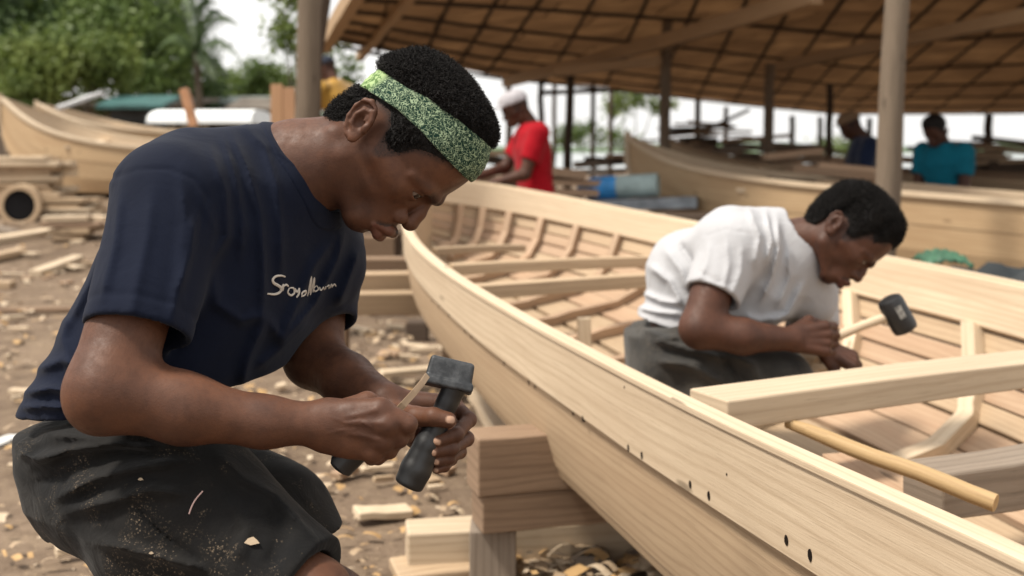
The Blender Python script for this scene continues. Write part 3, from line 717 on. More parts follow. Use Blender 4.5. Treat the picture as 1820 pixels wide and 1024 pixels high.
def hollow_log():
    c=P(38,366,10.4); root=empty('hollow_log',c,'thick hollow log end with a round black opening at the left edge of the yard','log')
    m=MB(); N=28; 
    for y,ro,ri in ((0,.20,.145),(1.1,.19,.14)):
        for k in range(N):
            a=2*math.pi*k/N; m.v.append((c.x-.02+ro*math.cos(a)*random.uniform(.97,1.03)-y*.35,c.y+y,c.z+ro*math.sin(a)*.97))
        for k in range(N):
            a=2*math.pi*k/N; m.v.append((c.x-.02+ri*math.cos(a)-y*.35,c.y+y,c.z+ri*math.sin(a)))
    for k in range(N):
        q=(k+1)%N
        for f in ([k,2*N+k,2*N+q,q],[N+k,N+q,3*N+q,3*N+k],[k,q,N+q,N+k]): m.f.append(f); m.uv+=[(0,k*.04),(1,k*.04),(1,k*.04+.04),(0,k*.04+.04)]; m.mi.append(0)
    m.build('log_shell',TAN,root,False,.004)
    m=MB(); m.tube([(c.x-.035,c.y+.07,c.z),(c.x-.35,c.y+1.1,c.z)],.1445,24); m.build('shade_core',plain('hollow_shade_black',(.012,.012,.014),.8,.2,.3,30),root,True)  # black plug inside the log, its colour stands for the shade of the hollow
hollow_log()
timber(G(62,488,.03),G(140,460,.03),.10,.06,PALE,'pale squared stick lying alone on bare earth left of the navy shirt','stick',name='wooden_stick')
timber(G(-40,505,.03),G(24,506,.03),.09,.05,TAN,'short tan stick at the left edge of the ground, shoulder height of the man','stick',name='wooden_stick')
timber(G(-30,552,.02),G(180,549,.02),.05,.03,BROWN,'long thin reddish lath on the ground behind the back of the navy shirt','lath',name='wooden_lath')
timber(G(-20,795,.015),G(26,775,.015),.05,.012,plain('white_chip',(.6,.6,.58),.6),'small whitish flake at the left edge beside the shorts','flake',name='pale_flake')
timber(PZ(676,665,.03),PZ(800,655,.03),.07,.03,PALE,'pale stick on the ground right above the hammer head','stick',name='wooden_stick')
timber(P(103,192,14.6),P(180,166,15),.16,.05,plain('pale_grey_paint',(.5,.5,.5),.6),'pale grey plank pointing up to the right above the left boats','plank',name='leaning_plank')
timber(P(345,225,13.5),P(327,158,13.5),.10,.10,wood('orange_wood',(.50,.27,.15),(.3,.15,.08)),'short orange-brown upright post between the left boats and the white canopy','post',name='wooden_post')
timber(G(-20,428,.03),G(96,410,.03),.20,.05,PALE,'wide pale plank lying on the bank in front of the hollow log','plank',name='loose_plank')
timber(G(-30,462,.03),G(38,446,.03),.12,.05,TAN,'tan plank at the left edge below the wide pale plank','plank',name='loose_plank')
timber(G(150,404,.04),G(84,392,.04),.14,.08,BROWN,'brown timber lying right of the hollow log','timber')
timber(G(-20,402,.03),G(30,414,.03),.10,.04,GREYW,'grey board crossing behind the wide pale plank','board',name='loose_board')
def boards():
    for i,(x,w,y0,c,l) in enumerate(((492,.10,150,(.50,.29,.16),'orange upright board standing left of the thick trunk post, the left one of two'),(514,.10,156,(.44,.25,.14),'orange upright board against the thick trunk post, the right one of two'))):
        m=MB(); a=P(x,y0,9.6); m.beam((a.x,a.y,gz(0,9)),tuple(a),.03,w,up=(1,0,0)); tag(m.build('upright_board',wood('orange_board_wood',c,[k*.6 for k in c]),None,False,.004),l,'board')
boards()
# timber clutter under the shed
random.seed(21)
spots=[(960,318,9.0,.9),(905,300,10.5,.7),(985,330,9.4,.5),(1080,300,11.5,.8),(1230,285,13.5,1.0),(1330,262,15.5,1.2),(1440,276,15,1.1),(1540,300,11.5,.8),(1700,268,17,1.4),(1790,270,15,1.2),(1390,300,9.8,.6),(1480,322,8.6,.7),(1240,232,19,1.2)]
names=['left of the red shirt','behind the legs of the red shirt','beside the thin dark post','between the thin dark post and the big bow','behind the sharp bow in the shed','below the arched gap at the back of the shed','left of the man in dark navy','behind the long boat right of the worker in dark navy','right of the teal shirt','at the far right edge of the shed','on the rim of the boat behind the long one','between the long boat and the thick post','near the middle posts at the back of the shed']
for (x,y,d,w),nm in zip(spots,names):
    root=empty('timber_heap',P(x,y,d),'heap of boards '+nm,'timber heap')
    c=P(x,y,d); m=MB(); m.beam((c.x,c.y,gz(c.x,c.y)-.05),(c.x,c.y,c.z-.12),.5*w,.35,up=(0,1,0)); m.build('base_block',DARKW,root)
    for k in range(7):
        c=P(x,y,d)+Vector((random.uniform(-.3,.3)*w,random.uniform(-.3,.3),.04*k-.12+random.uniform(-.02,.02))); a=random.uniform(-.5,.5); dv=Vector((math.cos(a),math.sin(a)*.8,random.uniform(-.12,.12)))*random.uniform(.25,.55)*w
        m=MB(); m.beam(c-dv,c+dv,random.uniform(.08,.2),random.uniform(.03,.07)); m.build('board',random.choice([TAN,BROWN,GREYW,DARKW,INNER]),root)
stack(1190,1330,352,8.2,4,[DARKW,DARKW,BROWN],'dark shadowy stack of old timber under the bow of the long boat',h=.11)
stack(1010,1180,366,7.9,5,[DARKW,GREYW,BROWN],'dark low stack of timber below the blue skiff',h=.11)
def tarp():
    c=P(1740,470,5.0); m=MB(); n,k=26,14; g=gz(c.x,c.y)
    for i in range(n+1):
        for j in range(k+1):
            u,v=i/n*2-1,j/k*2-1; e=max(0,(1-abs(u)**3)*(1-abs(v)**2.4)); x=c.x+u*.85; y=c.y+v*.36+.15*u
            m.v.append((x,y,g+(c.z-g)*e**.35*(.93+.05*math.sin(u*9+v*3)+.04*math.sin(u*23-v*7)+.03*math.sin(v*17+u*5))))
    for i in range(n):
        for j in range(k): m.f.append([i*(k+1)+j,(i+1)*(k+1)+j,(i+1)*(k+1)+j+1,i*(k+1)+j+1]); m.uv+=[(0,0)]*4; m.mi.append(0)
    tag(m.build('tarp_heap',plain('blue_tarp',(.022,.027,.030),.6,.3,.4,8),None,True),'dark bluish tarpaulin heap beyond the right side of the big boat','tarpaulin')
tarp()
def green_cloth():
    bm=bmesh.new(); bmesh.ops.create_grid(bm,x_segments=16,y_segments=12,size=.5)
    for v in bm.verts: r=math.hypot(v.co.x,v.co.y); v.co.z=max(0,.10-.22*r*r)+.012*math.sin(v.co.x*31+v.co.y*17)+.01*math.sin(v.co.y*43); v.co.x*=.2; v.co.y*=.2; v.co.z*=.6
    me=bpy.data.meshes.new('green_cloth'); bm.to_mesh(me); bm.free(); o=link('green_cloth',me,plain('green_plastic',(.045,.12,.07),.45,.4,.5,12),None,True); o.location=P(1672,470,4.75); s=o.modifiers.new('s','SOLIDIFY'); s.thickness=.004
    tag(o,'crumpled green plastic sheet beyond the right rim of the big boat','plastic sheet')
green_cloth()
# ---------------------------------------------------------------- huts, canopy
def hut(x,w,y,d,dp,wallm,roofm,label,hr=.25,rise=.0):
    c=P(x,y,d); g=gz(c.x,d)-.1; root=empty('hut',(c.x,c.y,g),label,'hut')
    m=MB(); m.beam((c.x-w/2,c.y+dp/2,(g+c.z)/2),(c.x+w/2,c.y+dp/2,(g+c.z)/2),dp,c.z-g); m.build('wall',wallm,root)
    m=MB(); v=[(c.x-w/2-.2,c.y-.3,c.z),(c.x+w/2+.2,c.y-.3,c.z),(c.x+w/2+.2,c.y+dp+.3,c.z+hr),(c.x-w/2-.2,c.y+dp+.3,c.z+hr)]; v+=[(a,b,e+.08) for a,b,e in v]
    m.add(v,[[3,2,1,0],[4,5,6,7],[0,1,5,4],[1,2,6,5],[2,3,7,6],[3,0,4,7]]); m.build('roof',roofm,root)
    m=MB(); m.beam((c.x-w*.2,c.y-.02,g+.02),(c.x-w*.2,c.y-.02,g+(c.z-g)*.8),.05,.8,up=(1,0,0)); m.build('doorway',plain('dark_opening',(.02,.018,.016),.9,.1),root)
GW=plain('grey_hut_wall',(.14,.12,.10),.9,.1,.4,2); DW=plain('dark_hut_wall',(.05,.05,.048),.9,.1,.4,2)
hut(60,6.0,196,30,3,GW,plain('rusty_sheet',(.20,.15,.12),.7,.2,.4,2),'low grey-brown hut under the big tree at the left edge')
hut(175,3.6,190,27,3,plain('tan_wall',(.22,.18,.13),.9,.1,.3,2),GW,'tan hut behind the two left boats')
hut(238,1.0,194,24,.7,DW,plain('teal_sheet_roof',(.045,.115,.11),.6,.3,.3,2),'small dark hut with a teal sheet roof left of the white canopy')
hut(390,2.6,188,33,1.0,DW,plain('green_grey_roof',(.13,.16,.14),.6,.3,.3,2),'dark hut with a grey-green roof behind the white canopy')
hut(470,1.0,200,22,.8,plain('dark_green_wall',(.03,.05,.045),.9,.1,.3,2),GW,'dark green hut beside the orange upright boards')
def canopy():
    c=P(378,200,18); root=empty('canopy',(c.x,c.y,gz(0,18)),'long white rounded canopy on thin legs behind the back of the man in navy','canopy')
    m=MB(); n=16; L=.80
    for i in range(n+1):
        a=math.pi*i/n; 
        for x in (-L,L): m.v.append((c.x+x*(1-.05*math.sin(a)),c.y-.8*math.cos(a),c.z-.18+.22*math.sin(a)**.6))
    for i in range(n): m.f.append([2*i,2*i+1,2*i+3,2*i+2]); m.uv+=[(0,0)]*4; m.mi.append(0)
    m.f.append([2*i for i in range(n+1)][::-1]); m.uv+=[(0,0)]*(n+1); m.mi.append(0); m.f.append([2*i+1 for i in range(n+1)]); m.uv+=[(0,0)]*(n+1); m.mi.append(0)
    m.build('cover',plain('white_canvas',(.72,.74,.74),.7,.2,.08,3),root,True)
    for sx in (-1,1):
        for sy in (-1,1): m=MB(); m.tube([(c.x+sx*L*.95,c.y+sy*.75,gz(0,18)-.05),(c.x+sx*L*.95,c.y+sy*.75,c.z-.16)],.03,8); m.build('leg',DARKW,root,True)
canopy()
# ---------------------------------------------------------------- trees
def leaf_mat(name,c1,c2,tr=.25):
    m,nt,b=newmat(name); tc=nt.nodes.new('ShaderNodeTexCoord'); n1=node(nt,'ShaderNodeTexNoise',Scale=.9,Detail=3); nt.links.new(tc.outputs['Object'],n1.inputs['Vector'])
    n2=node(nt,'ShaderNodeTexNoise',Scale=9,Detail=2); nt.links.new(tc.outputs['Object'],n2.inputs['Vector'])
    c=mix(nt,ramp(nt,[(.4,0),(.62,1)],n1.outputs[0]).outputs[0],c1,c2); c=mix(nt,ramp(nt,[(.45,0),(.6,.5)],n2.outputs[0]).outputs[0],c,[x*1.4 for x in c2])
    nt.links.new(c,b.inputs['Base Color']); b.inputs['Roughness'].default_value=.55; b.inputs['Specular IOR Level'].default_value=.3
    t=nt.nodes.new('ShaderNodeBsdfTranslucent'); nt.links.new(c,t.inputs[0]); ms=nt.nodes.new('ShaderNodeMixShader'); ms.inputs[0].default_value=tr; nt.links.new(b.outputs[0],ms.inputs[1]); nt.links.new(t.outputs[0],ms.inputs[2]); nt.links.new(ms.outputs[0],nt.nodes['Material Output'].inputs[0])
    return m
LG=leaf_mat('leaf_mid',(.050,.085,.022),(.115,.165,.040)); LD=leaf_mat('leaf_dark',(.028,.052,.018),(.060,.095,.028)); LL=leaf_mat('leaf_light',(.075,.115,.028),(.155,.195,.048)); 
TR=plain('tree_bark',(.10,.08,.06),.9,.1,.4,6)
def tree(base,blobs,n,size,mt,label,group=None,name='tree',trunk=.14,seed=1,droop=.2):
    """blobs: (centre offset, radii) of leaf clumps; each clump gets a limb"""
    base=Vector(base); root=empty(name,base,label,'tree',group); rs=np.random.RandomState(seed)
    m=MB(); top=max(b[0][2] for b in blobs)
    m.tube([base+Vector((0,0,-.3)),base+Vector((.05,0,top*.25)),base+Vector((-.05,0,top*.55))],[trunk,trunk*.8,trunk*.55],8)
    for (o,r) in blobs: m.tube([base+Vector((0,0,top*.35)),base+Vector(o)*.55+Vector((0,0,top*.12)),base+Vector(o)],[trunk*.5,trunk*.3,trunk*.08],6)
    m.build('trunk',TR,root,True)
    tot=sum(r[0]*r[2] for o,r in blobs); VV=[]
    for o,r in blobs:
        k=int(n*r[0]*r[2]/tot)
        # leaf twigs: small clusters inside the clump shell, open between
        nc=max(6,k//42); dirs=rs.normal(0,1,(nc,3)); dirs/=np.linalg.norm(dirs,axis=1)[:,None]; rad=rs.uniform(.55,1.05,nc)[:,None]
        cc=np.array(o)+dirs*np.array(r)*rad; ci=rs.randint(0,nc,k); p=cc[ci]+rs.normal(0,1,(k,3))*np.array(r)*.11+rs.normal(0,size*.8,(k,3))
        VV.append(p)
    p=np.concatenate(VV)+np.array(base); k=len(p)
    a=rs.normal(0,1,(k,3)); a[:,2]-=droop; a/=np.linalg.norm(a,axis=1)[:,None]; b=np.cross(a,rs.normal(0,1,(k,3))); b/=np.linalg.norm(b,axis=1)[:,None]
    s=size*rs.uniform(.6,1.3,(k,1)); q=np.stack([p,p+a*s*.5+b*s*.28,p+a*s,p+a*s*.5-b*s*.28],1).reshape(-1,3).astype(f32)
    me,_=np_mesh('crown',[(q,np.arange(4*k,dtype=np.int32).reshape(-1,4))]); me.shade_flat(); link('crown',me,mt,root)
def blob(x,y,d,base,rx,rz,ry=None): p=P(x,y,d)-Vector(base); return (tuple(p),(rx,ry or rx*.8,rz))
def trees():
    def T(bx,d,bl,n,size,mt,label,seed,**k):
        b=P(bx,250,d); b=Vector((b.x,b.y,gz(0,d)-.1)); tree(b,[blob(x,y,dd,b,rx,rz) for x,y,dd,rx,rz in bl],n,size,mt,label,None,seed=seed,**k)
    T(60,30,[(0,40,30,2.6,1.6),(60,-40,31,2.8,1.8),(140,10,30,2.4,1.5),(20,110,29,2.2,1.0),(-60,100,30,2.4,1.5)],15000,.20,LD,'tall dark spreading tree filling the top left corner',1,trunk=.3)
    T(120,25,[(90,125,25,1.0,.55),(135,95,25,.9,.45),(60,150,24.6,.9,.35),(180,110,25.4,.8,.5),(40,95,25,.7,.4)],9000,.15,LL,'bushy yellow-green tree in front of the dark tree at the left',2)
    T(225,28,[(200,60,28,1.5,1.1),(240,20,29,1.6,1.2),(270,110,28,1.3,1.0),(180,-20,30,1.8,1.2),(230,160,27,1.2,.6)],11000,.17,LG,'mid-green rounded tree standing right of the yellow-green one',3,trunk=.2)
    T(310,34,[(300,70,34,1.2,1.6),(325,140,33,1.2,1.2),(290,0,35,1.4,1.4),(345,165,33,1.0,.6)],8000,.17,LD,'dark narrow tree between the rounded tree and the palm',4)
    T(400,46,[(400,165,46,1.4,.8),(360,175,46,1.3,.6),(430,180,45,1.3,.5)],4500,.2,LG,'distant low tree behind the white canopy',5)
    T(465,42,[(470,140,42,1.0,.7),(445,160,42,.8,.5),(500,160,43,.9,.5)],4000,.18,LG,'distant round-topped tree left of the orange upright boards',6)
    T(530,16,[(505,-10,16,.22,.16),(520,55,16,.28,.12),(510,75,16,.2,.08),(500,38,16,.18,.06),(535,100,16,.2,.1),(530,20,16.2,.2,.1)],900,.11,LL,'leafy sapling with sparse round leaf sprays showing left of the thick trunk post',7,trunk=.03)
    T(590,22,[(590,120,22,.5,.5),(610,165,22,.5,.4),(575,180,22,.4,.3)],1500,.12,LG,'small tree seen between the trunk post and the man in mustard',8,trunk=.05)
    T(1130,34,[(1130,165,34,.7,.35),(1165,175,34,.5,.3),(1100,190,34,.4,.4)],1600,.14,LL,'small tree beyond the shed seen through the arched gap',9,trunk=.05)
    T(1490,34,[(1485,262,34,.7,.22),(1510,266,34,.4,.15)],900,.14,LL,'low green shrub at the waterside left of the man in dark navy',10,name='shrub',trunk=.03)
    T(1060,36,[(1050,235,36,.8,.25),(1100,250,36,.9,.2),(1010,240,36,.6,.3)],1500,.14,LG,'low bush at the back of the shed beside the red shirt',11,name='shrub',trunk=.03)
    # palm
    b=P(352,250,27); b=Vector((b.x,27,gz(0,27)-.1)); root=empty('palm_tree',b,'palm with drooping fronds against the white sky right of the green trees','tree')
    top=P(348,92,27); m=MB(); m.tube([b,b.lerp(top,.5)+Vector((.1,0,0)),top],[.13,.10,.08],8,wob=.05); m.build('trunk',TR,root,True)
    rs=random.Random(4)
    for k,(tx,ty,up) in enumerate(((422,45,.5),(425,100,.35),(395,28,.5),(372,0,.5),(300,30,.4),(280,90,.4),(330,-5,.4),(410,135,.15),(300,140,.2),(385,140,.2),(360,50,.3))):
        e=P(tx,ty,27+rs.uniform(-1.2,1.2)); m=MB(); pts=[]
        for i in range(13): t=i/12; pts.append(top.lerp(e,t)+Vector((0,0,up*math.sin(math.pi*t))))
        m.tube(pts,[.022*(1-.8*i/12) for i in range(13)],4)
        for i in range(1,36):
            t=i/36; c=top.lerp(e,t)+Vector((0,0,up*math.sin(math.pi*t))); ax=(e-top).normalized(); sd=ax.cross(Vector((0,0,1))).normalized(); l=.34*math.sin(math.pi*min(1,t*.9+.08))**.6
            for s in (-1,1):
                tip=c+sd*s*l*.6+ax*l*.45-Vector((0,0,l*.75)); w=ax*.022; n=len(m.v); m.v+=[tuple(c-w),tuple(c+w),tuple(tip)]; m.f.append([n,n+1,n+2]); m.uv+=[(0,0)]*3; m.mi.append(0)
        m.build('frond',LD,root)
trees()
def far_bank():
    m=MB(); rs=random.Random(8)
    for k in range(60):
        x=-60+k*2.6+rs.uniform(-1,1); y=58+rs.uniform(0,10)
        if -9<x<9 and False: continue
        m.v+=[]
    me=bpy.data.meshes.new('far_shore'); v=[];f=[]; n=120
    for i in range(n+1):
        x=-160+320*i/n; h=1.2+1.0*math.sin(i*.37)+.7*math.sin(i*1.1+2); h=max(.3,h)*(2.2 if x<-12 else .35)
        v+=[(x,150,-.45),(x,156,h),(x,175,h*.9),(x,180,-.45)]
    for i in range(n):
        for j in range(3): f.append([4*i+j,4*i+4+j,4*i+5+j,4*i+1+j])
    me.from_pydata(v,[],f); me.update(); tag(link('far_shore',me,plain('far_green',(.09,.13,.07),.9,.1,.4,.3),None,True),kind='structure')
far_bank()
# ---------------------------------------------------------------- litter on the ground
def litter():
    rs=random.Random(12); m=MB()
    def flake(c,s,th=.002,curl=0):
        a=rs.uniform(0,6.28); d=Vector((math.cos(a),math.sin(a),rs.uniform(-.25,.25))); e=Vector((-math.sin(a),math.cos(a),rs.uniform(-.3,.3)))*rs.uniform(.25,.7); n=len(m.v); k=4; u=rs.random()*5
        for i in range(k+1):
            t=i/k-.5; o=d*(t*s)+Vector((0,0,s*curl*(1-4*t*t)*.5))
            m.v+=[tuple(c+o+e*s*.5*rs.uniform(.7,1)),tuple(c+o-e*s*.5*rs.uniform(.7,1))]
        for i in range(k): m.f.append([n+2*i,n+2*i+1,n+2*i+3,n+2*i+2]); m.uv+=[(u,u),(u,u+.02),(u+.02,u+.02),(u+.02,u)]; m.mi.append(rs.randrange(3) if i==0 else m.mi[-1])
    for i in range(3000):
        y=2.6+rs.random()**1.4*8; x=rs.uniform(-.52,.52)*y; s=rs.uniform(.012,.05)*(1 if y<5 else 1.6)
        flake(Vector((x,y,gz(x,y)+rs.uniform(.018,.03))),s,curl=rs.uniform(0,.5))
    for i in range(650):   # thick litter at the trestle foot
        x=rs.uniform(.0,.62); y=rs.uniform(2.75,3.7); flake(Vector((x,y,gz(x,y)+rs.uniform(.02,.07))),rs.uniform(.012,.09),curl=rs.uniform(.0,.45))
    o=m.build('wood_shavings',[PALE,TAN,wood('golden_shaving_wood',(.52,.33,.15),(.3,.18,.08),knots=False)]); tag(o,'pale wood shavings and chips scattered over the trampled earth','shavings',None,'stuff')
    # offcuts lying about
    regs=[(560,840,600,900,34,'pale wood offcut on the earth between the man in navy and the big boat'),(0,230,560,1000,26,'small wood offcut on the bare earth at the lower left behind the man in navy'),(0,300,400,540,34,'wood offcut lying on the open ground left of the navy shirt'),(900,1180,940,1040,16,'jagged wood scrap in the litter under the big boat beside the trestle'),(640,800,560,640,14,'scrap of wood on the ground just left of the big boat')]
    for (x0,x1,y0,y1,n,l) in regs:
        for k in range(n):
            c=G(rs.uniform(x0,x1),rs.uniform(y0,y1)); c.z=gz(c.x,c.y)+.022; a=rs.uniform(0,3.14); L=rs.uniform(.03,.11)*(.7+c.y*.12); d=Vector((math.cos(a),math.sin(a),rs.uniform(-.1,.1)))*L/2; mm=MB()
            mm.beam(c-d,c+d,rs.uniform(.25,.6)*L,rs.uniform(.010,.025),jit=.002,taper=rs.uniform(.6,1)); tag(mm.build('wood_offcut',rs.choice([PALE,PALE,TAN,INNER]),None,False,.002),l,'offcut',l.replace('wood','wood',1).replace('offcut on','offcuts on').replace('offcut lying','offcuts lying').replace('scrap','scraps'))
    for k,(x,y,s) in enumerate(((500,676,.030),(1052,1010,.07),(1090,985,.05),(1140,990,.05),(960,970,.03),(1025,975,.028))):
        c=PZ(x,y,.02); rock('stone' if k in(1,2,3) else 'wood_chunk',Vector((c.x,c.y,gz(c.x,c.y)+.02)),s,GREYW if k in(1,2,3) else PALE,['pale lump of wood on the ground below the chest of the man in navy','flat grey chunk at the bottom edge under the big boat','grey chunk right of the trestle post in the litter','rightmost grey chunk in the litter under the big boat','round pale chunk close right of the trestle post','pale chunk in the litter behind the flat grey chunk'][k],'chunk')
litter()
# small green plants at far right bottom
def weeds():
    c=PZ(1790,915,.02); rs=np.random.RandomState(5); k=260; p=np.array([2.3,3.9,.05])+rs.normal(0,1,(k,3))*np.array([.35,.3,.06]); a=rs.normal(0,1,(k,3)); a[:,2]=abs(a[:,2]); a/=np.linalg.norm(a,axis=1)[:,None]; b=np.cross(a,rs.normal(0,1,(k,3))); b/=np.linalg.norm(b,axis=1)[:,None]; s=.07
    q=np.stack([p,p+a*s*.5+b*s*.25,p+a*s,p+a*s*.5-b*s*.25],1).reshape(-1,3).astype(f32); me,_=np_mesh('weeds',[(q,np.arange(4*k,dtype=np.int32).reshape(-1,4))]); tag(link('weeds',me,LG),'low green weeds growing beyond the right side of the big boat','weeds',None,'stuff')
weeds()
# ---------------------------------------------------------------- heads, hands and bodies
def head_axes(fx,fz,ux,uz,yaw):
    """head frame from the in-picture forward and up directions and a turn towards the camera"""
    f=np.array([fx,0,fz]); u=np.array([ux,0,uz]); s=np.array([0,-1.,0])
    f/=np.linalg.norm(f); u=u-f*(u@f); u/=np.linalg.norm(u)
    c,sn=math.cos(yaw),math.sin(yaw)
    return np.stack([f*c+s*sn,u,s*c-f*sn],1).astype(f32)
class Head:
    def __init__(s,o,R,sc=1.0,eye=.3): s.o=V(o); s.R=R.astype(f32); s.sc=sc; s.eye=eye
    def loc(s,p): return (p-s.o)@s.R*(1000/s.sc)
    def wld(s,q): return s.o+s.R@(V(q)*s.sc/1000)
    def cran(s,q):
        d=ell(q,(40,62,0),(97,82,74),n=2.45)
        return d
    def skull(s,q,detail=True):
        z=np.abs(q[:,2]); q=np.stack([q[:,0],q[:,1],z],1)
        d=s.cran(q)
        d=smin(d,ell(q,(62,-8,0),(66,62,57)),22)
        d=smin(d,cone(q,V(92,-2,42),V(50,0,60),17,12),16)              # cheekbone
        d=smin(d,cone(q,V(18,-42,52),V(84,-82,20),13,13),16)           # jaw
        d=smin(d,ell(q,(90,-83,0),(19,18,22)),14)                      # chin
        d=smin(d,ell(q,(100,-52,0),(33,36,33)),14)                     # muzzle
        d=smin(d,chain(q,[V(131,24,0),V(131,25,14),V(120,27,40),V(96,22,58)],[7,9,8,4],8),10)   # brow ridge
        if detail:
            d=smax(d,-ell(q,(131,6,30),(15,13,17)),9)                  # socket
            d=smin(d,ell(q,(109,9,31),(15.6,14,16.5)),4)               # lids
            # nose
            n=chain(q,[V(129,13,0),V(136,-6,0),V(139,-23,0)],[7.5,9,13],6)
            n=smin(n,ell(q,(124.5,-28,17.5),(14,11.5,9)),3)
            n=smax(n,-ell(q,(129,-41,8.5),(9,6.5,4.6)),2.5)
            d=smin(d,n,3.2)
            # philtrum and lips
            ul=chain(q,[V(136.5,-52,0),V(133,-54,12),V(117,-63.5,26)],[8.2,7.6,3.6],5)
            ll=chain(q,[V(130,-69.5,0),V(127,-69.5,12),V(115,-65.5,25)],[8.8,8.0,3.6],5)
            d=smin(d,ul,3.5); d=smin(d,ll,3.5)
            d=smax(d,-chain(q,[V(144,-61,0),V(138,-62,14),V(118,-65,29)],[.9,.9,.8],2),2.2)   # mouth line
            d=smax(d,-ell(q,(122,-81,0),(9,5,20)),6)
            d=smax(d,-(ell(q,(124,8.6-s.eye,36),(15,4.2,14))),1.2)     # lid opening
            d=smin(d,chain(q,[V(121,12,18),V(121.5,13.5,30),V(112,11,44)],[2.0,2.4,1.8],2),2.5)      # upper lid edge
        return d
    def ear(s,q):
        z=np.abs(q[:,2]); q=np.stack([q[:,0],q[:,1],z],1)
        c=V(-3,8,80); R=frame((.93,.32,.18),(-.36,.92,.10))           # columns: ear front, ear up, out
        e=(q-c)@R; r=ell(e,(0,0,0),(19,31,5))
        ang=[math.radians(a) for a in (-20,15,50,85,120,155,190,220,250)]
        rim=[V(17*math.cos(a)*(1.0),29*math.sin(a)+0,4.5+1.5*math.sin(a)) for a in ang]
        r=smin(r,chain(e,rim,[3.2,3.4,3.8,3.8,3.7,3.5,3.3,3.2,3.4],2),2)
        r=smin(r,ell(e,(4,-25,2),(9,9,4.5)),4)                          # lobe
        ant=[V(6,16,4),V(-2,14,5),V(-8,4,5.5),V(-7,-10,5),V(0,-16,4.5)]
        r=smin(r,chain(e,ant,[2.6,3,3.2,3,2.6],2),3)
        r=smax(r,-ell(e,(3.5,-3,7),(8.5,11,8)),2.5)                      # concha
        r=smax(r,-chain(e,[V(9,22,7),V(-9,19,7.5),V(-13,2,7.5)],[2.2,2.6,2.2],2),2)
        r=smin(r,ell(e,(13,-5,4),(4,7,5)),2)                            # tragus
        r=smin(r,cone(e,V(12,18,1),V(6,2,3),3.2,2),3)
        return r
    def skin(s,p,ears=True,detail=True):
        q=s.loc(p); d=s.skull(q,detail)
        if ears: d=smin(d,s.ear(q),3)
        return d*(s.sc/1000)
    # hair region: positive where hair grows (local mm)
    def hairline(s,q,style=0):
        f=q[:,0]; u=q[:,1]
        if style==0: xs=[-80,-52,-30,-18,8,26,38,50,60,74,92,112,150]; ys=[-60,-58,-34,38,44,34,2,0,16,48,60,72,80]
        else:        xs=[-80,-52,-30,-18,8,26,36,52,62,78,96,118,150]; ys=[-40,-40,-26,34,40,30,2,6,30,62,52,86,92]
        return u-np.interp(f,xs,ys).astype(f32)
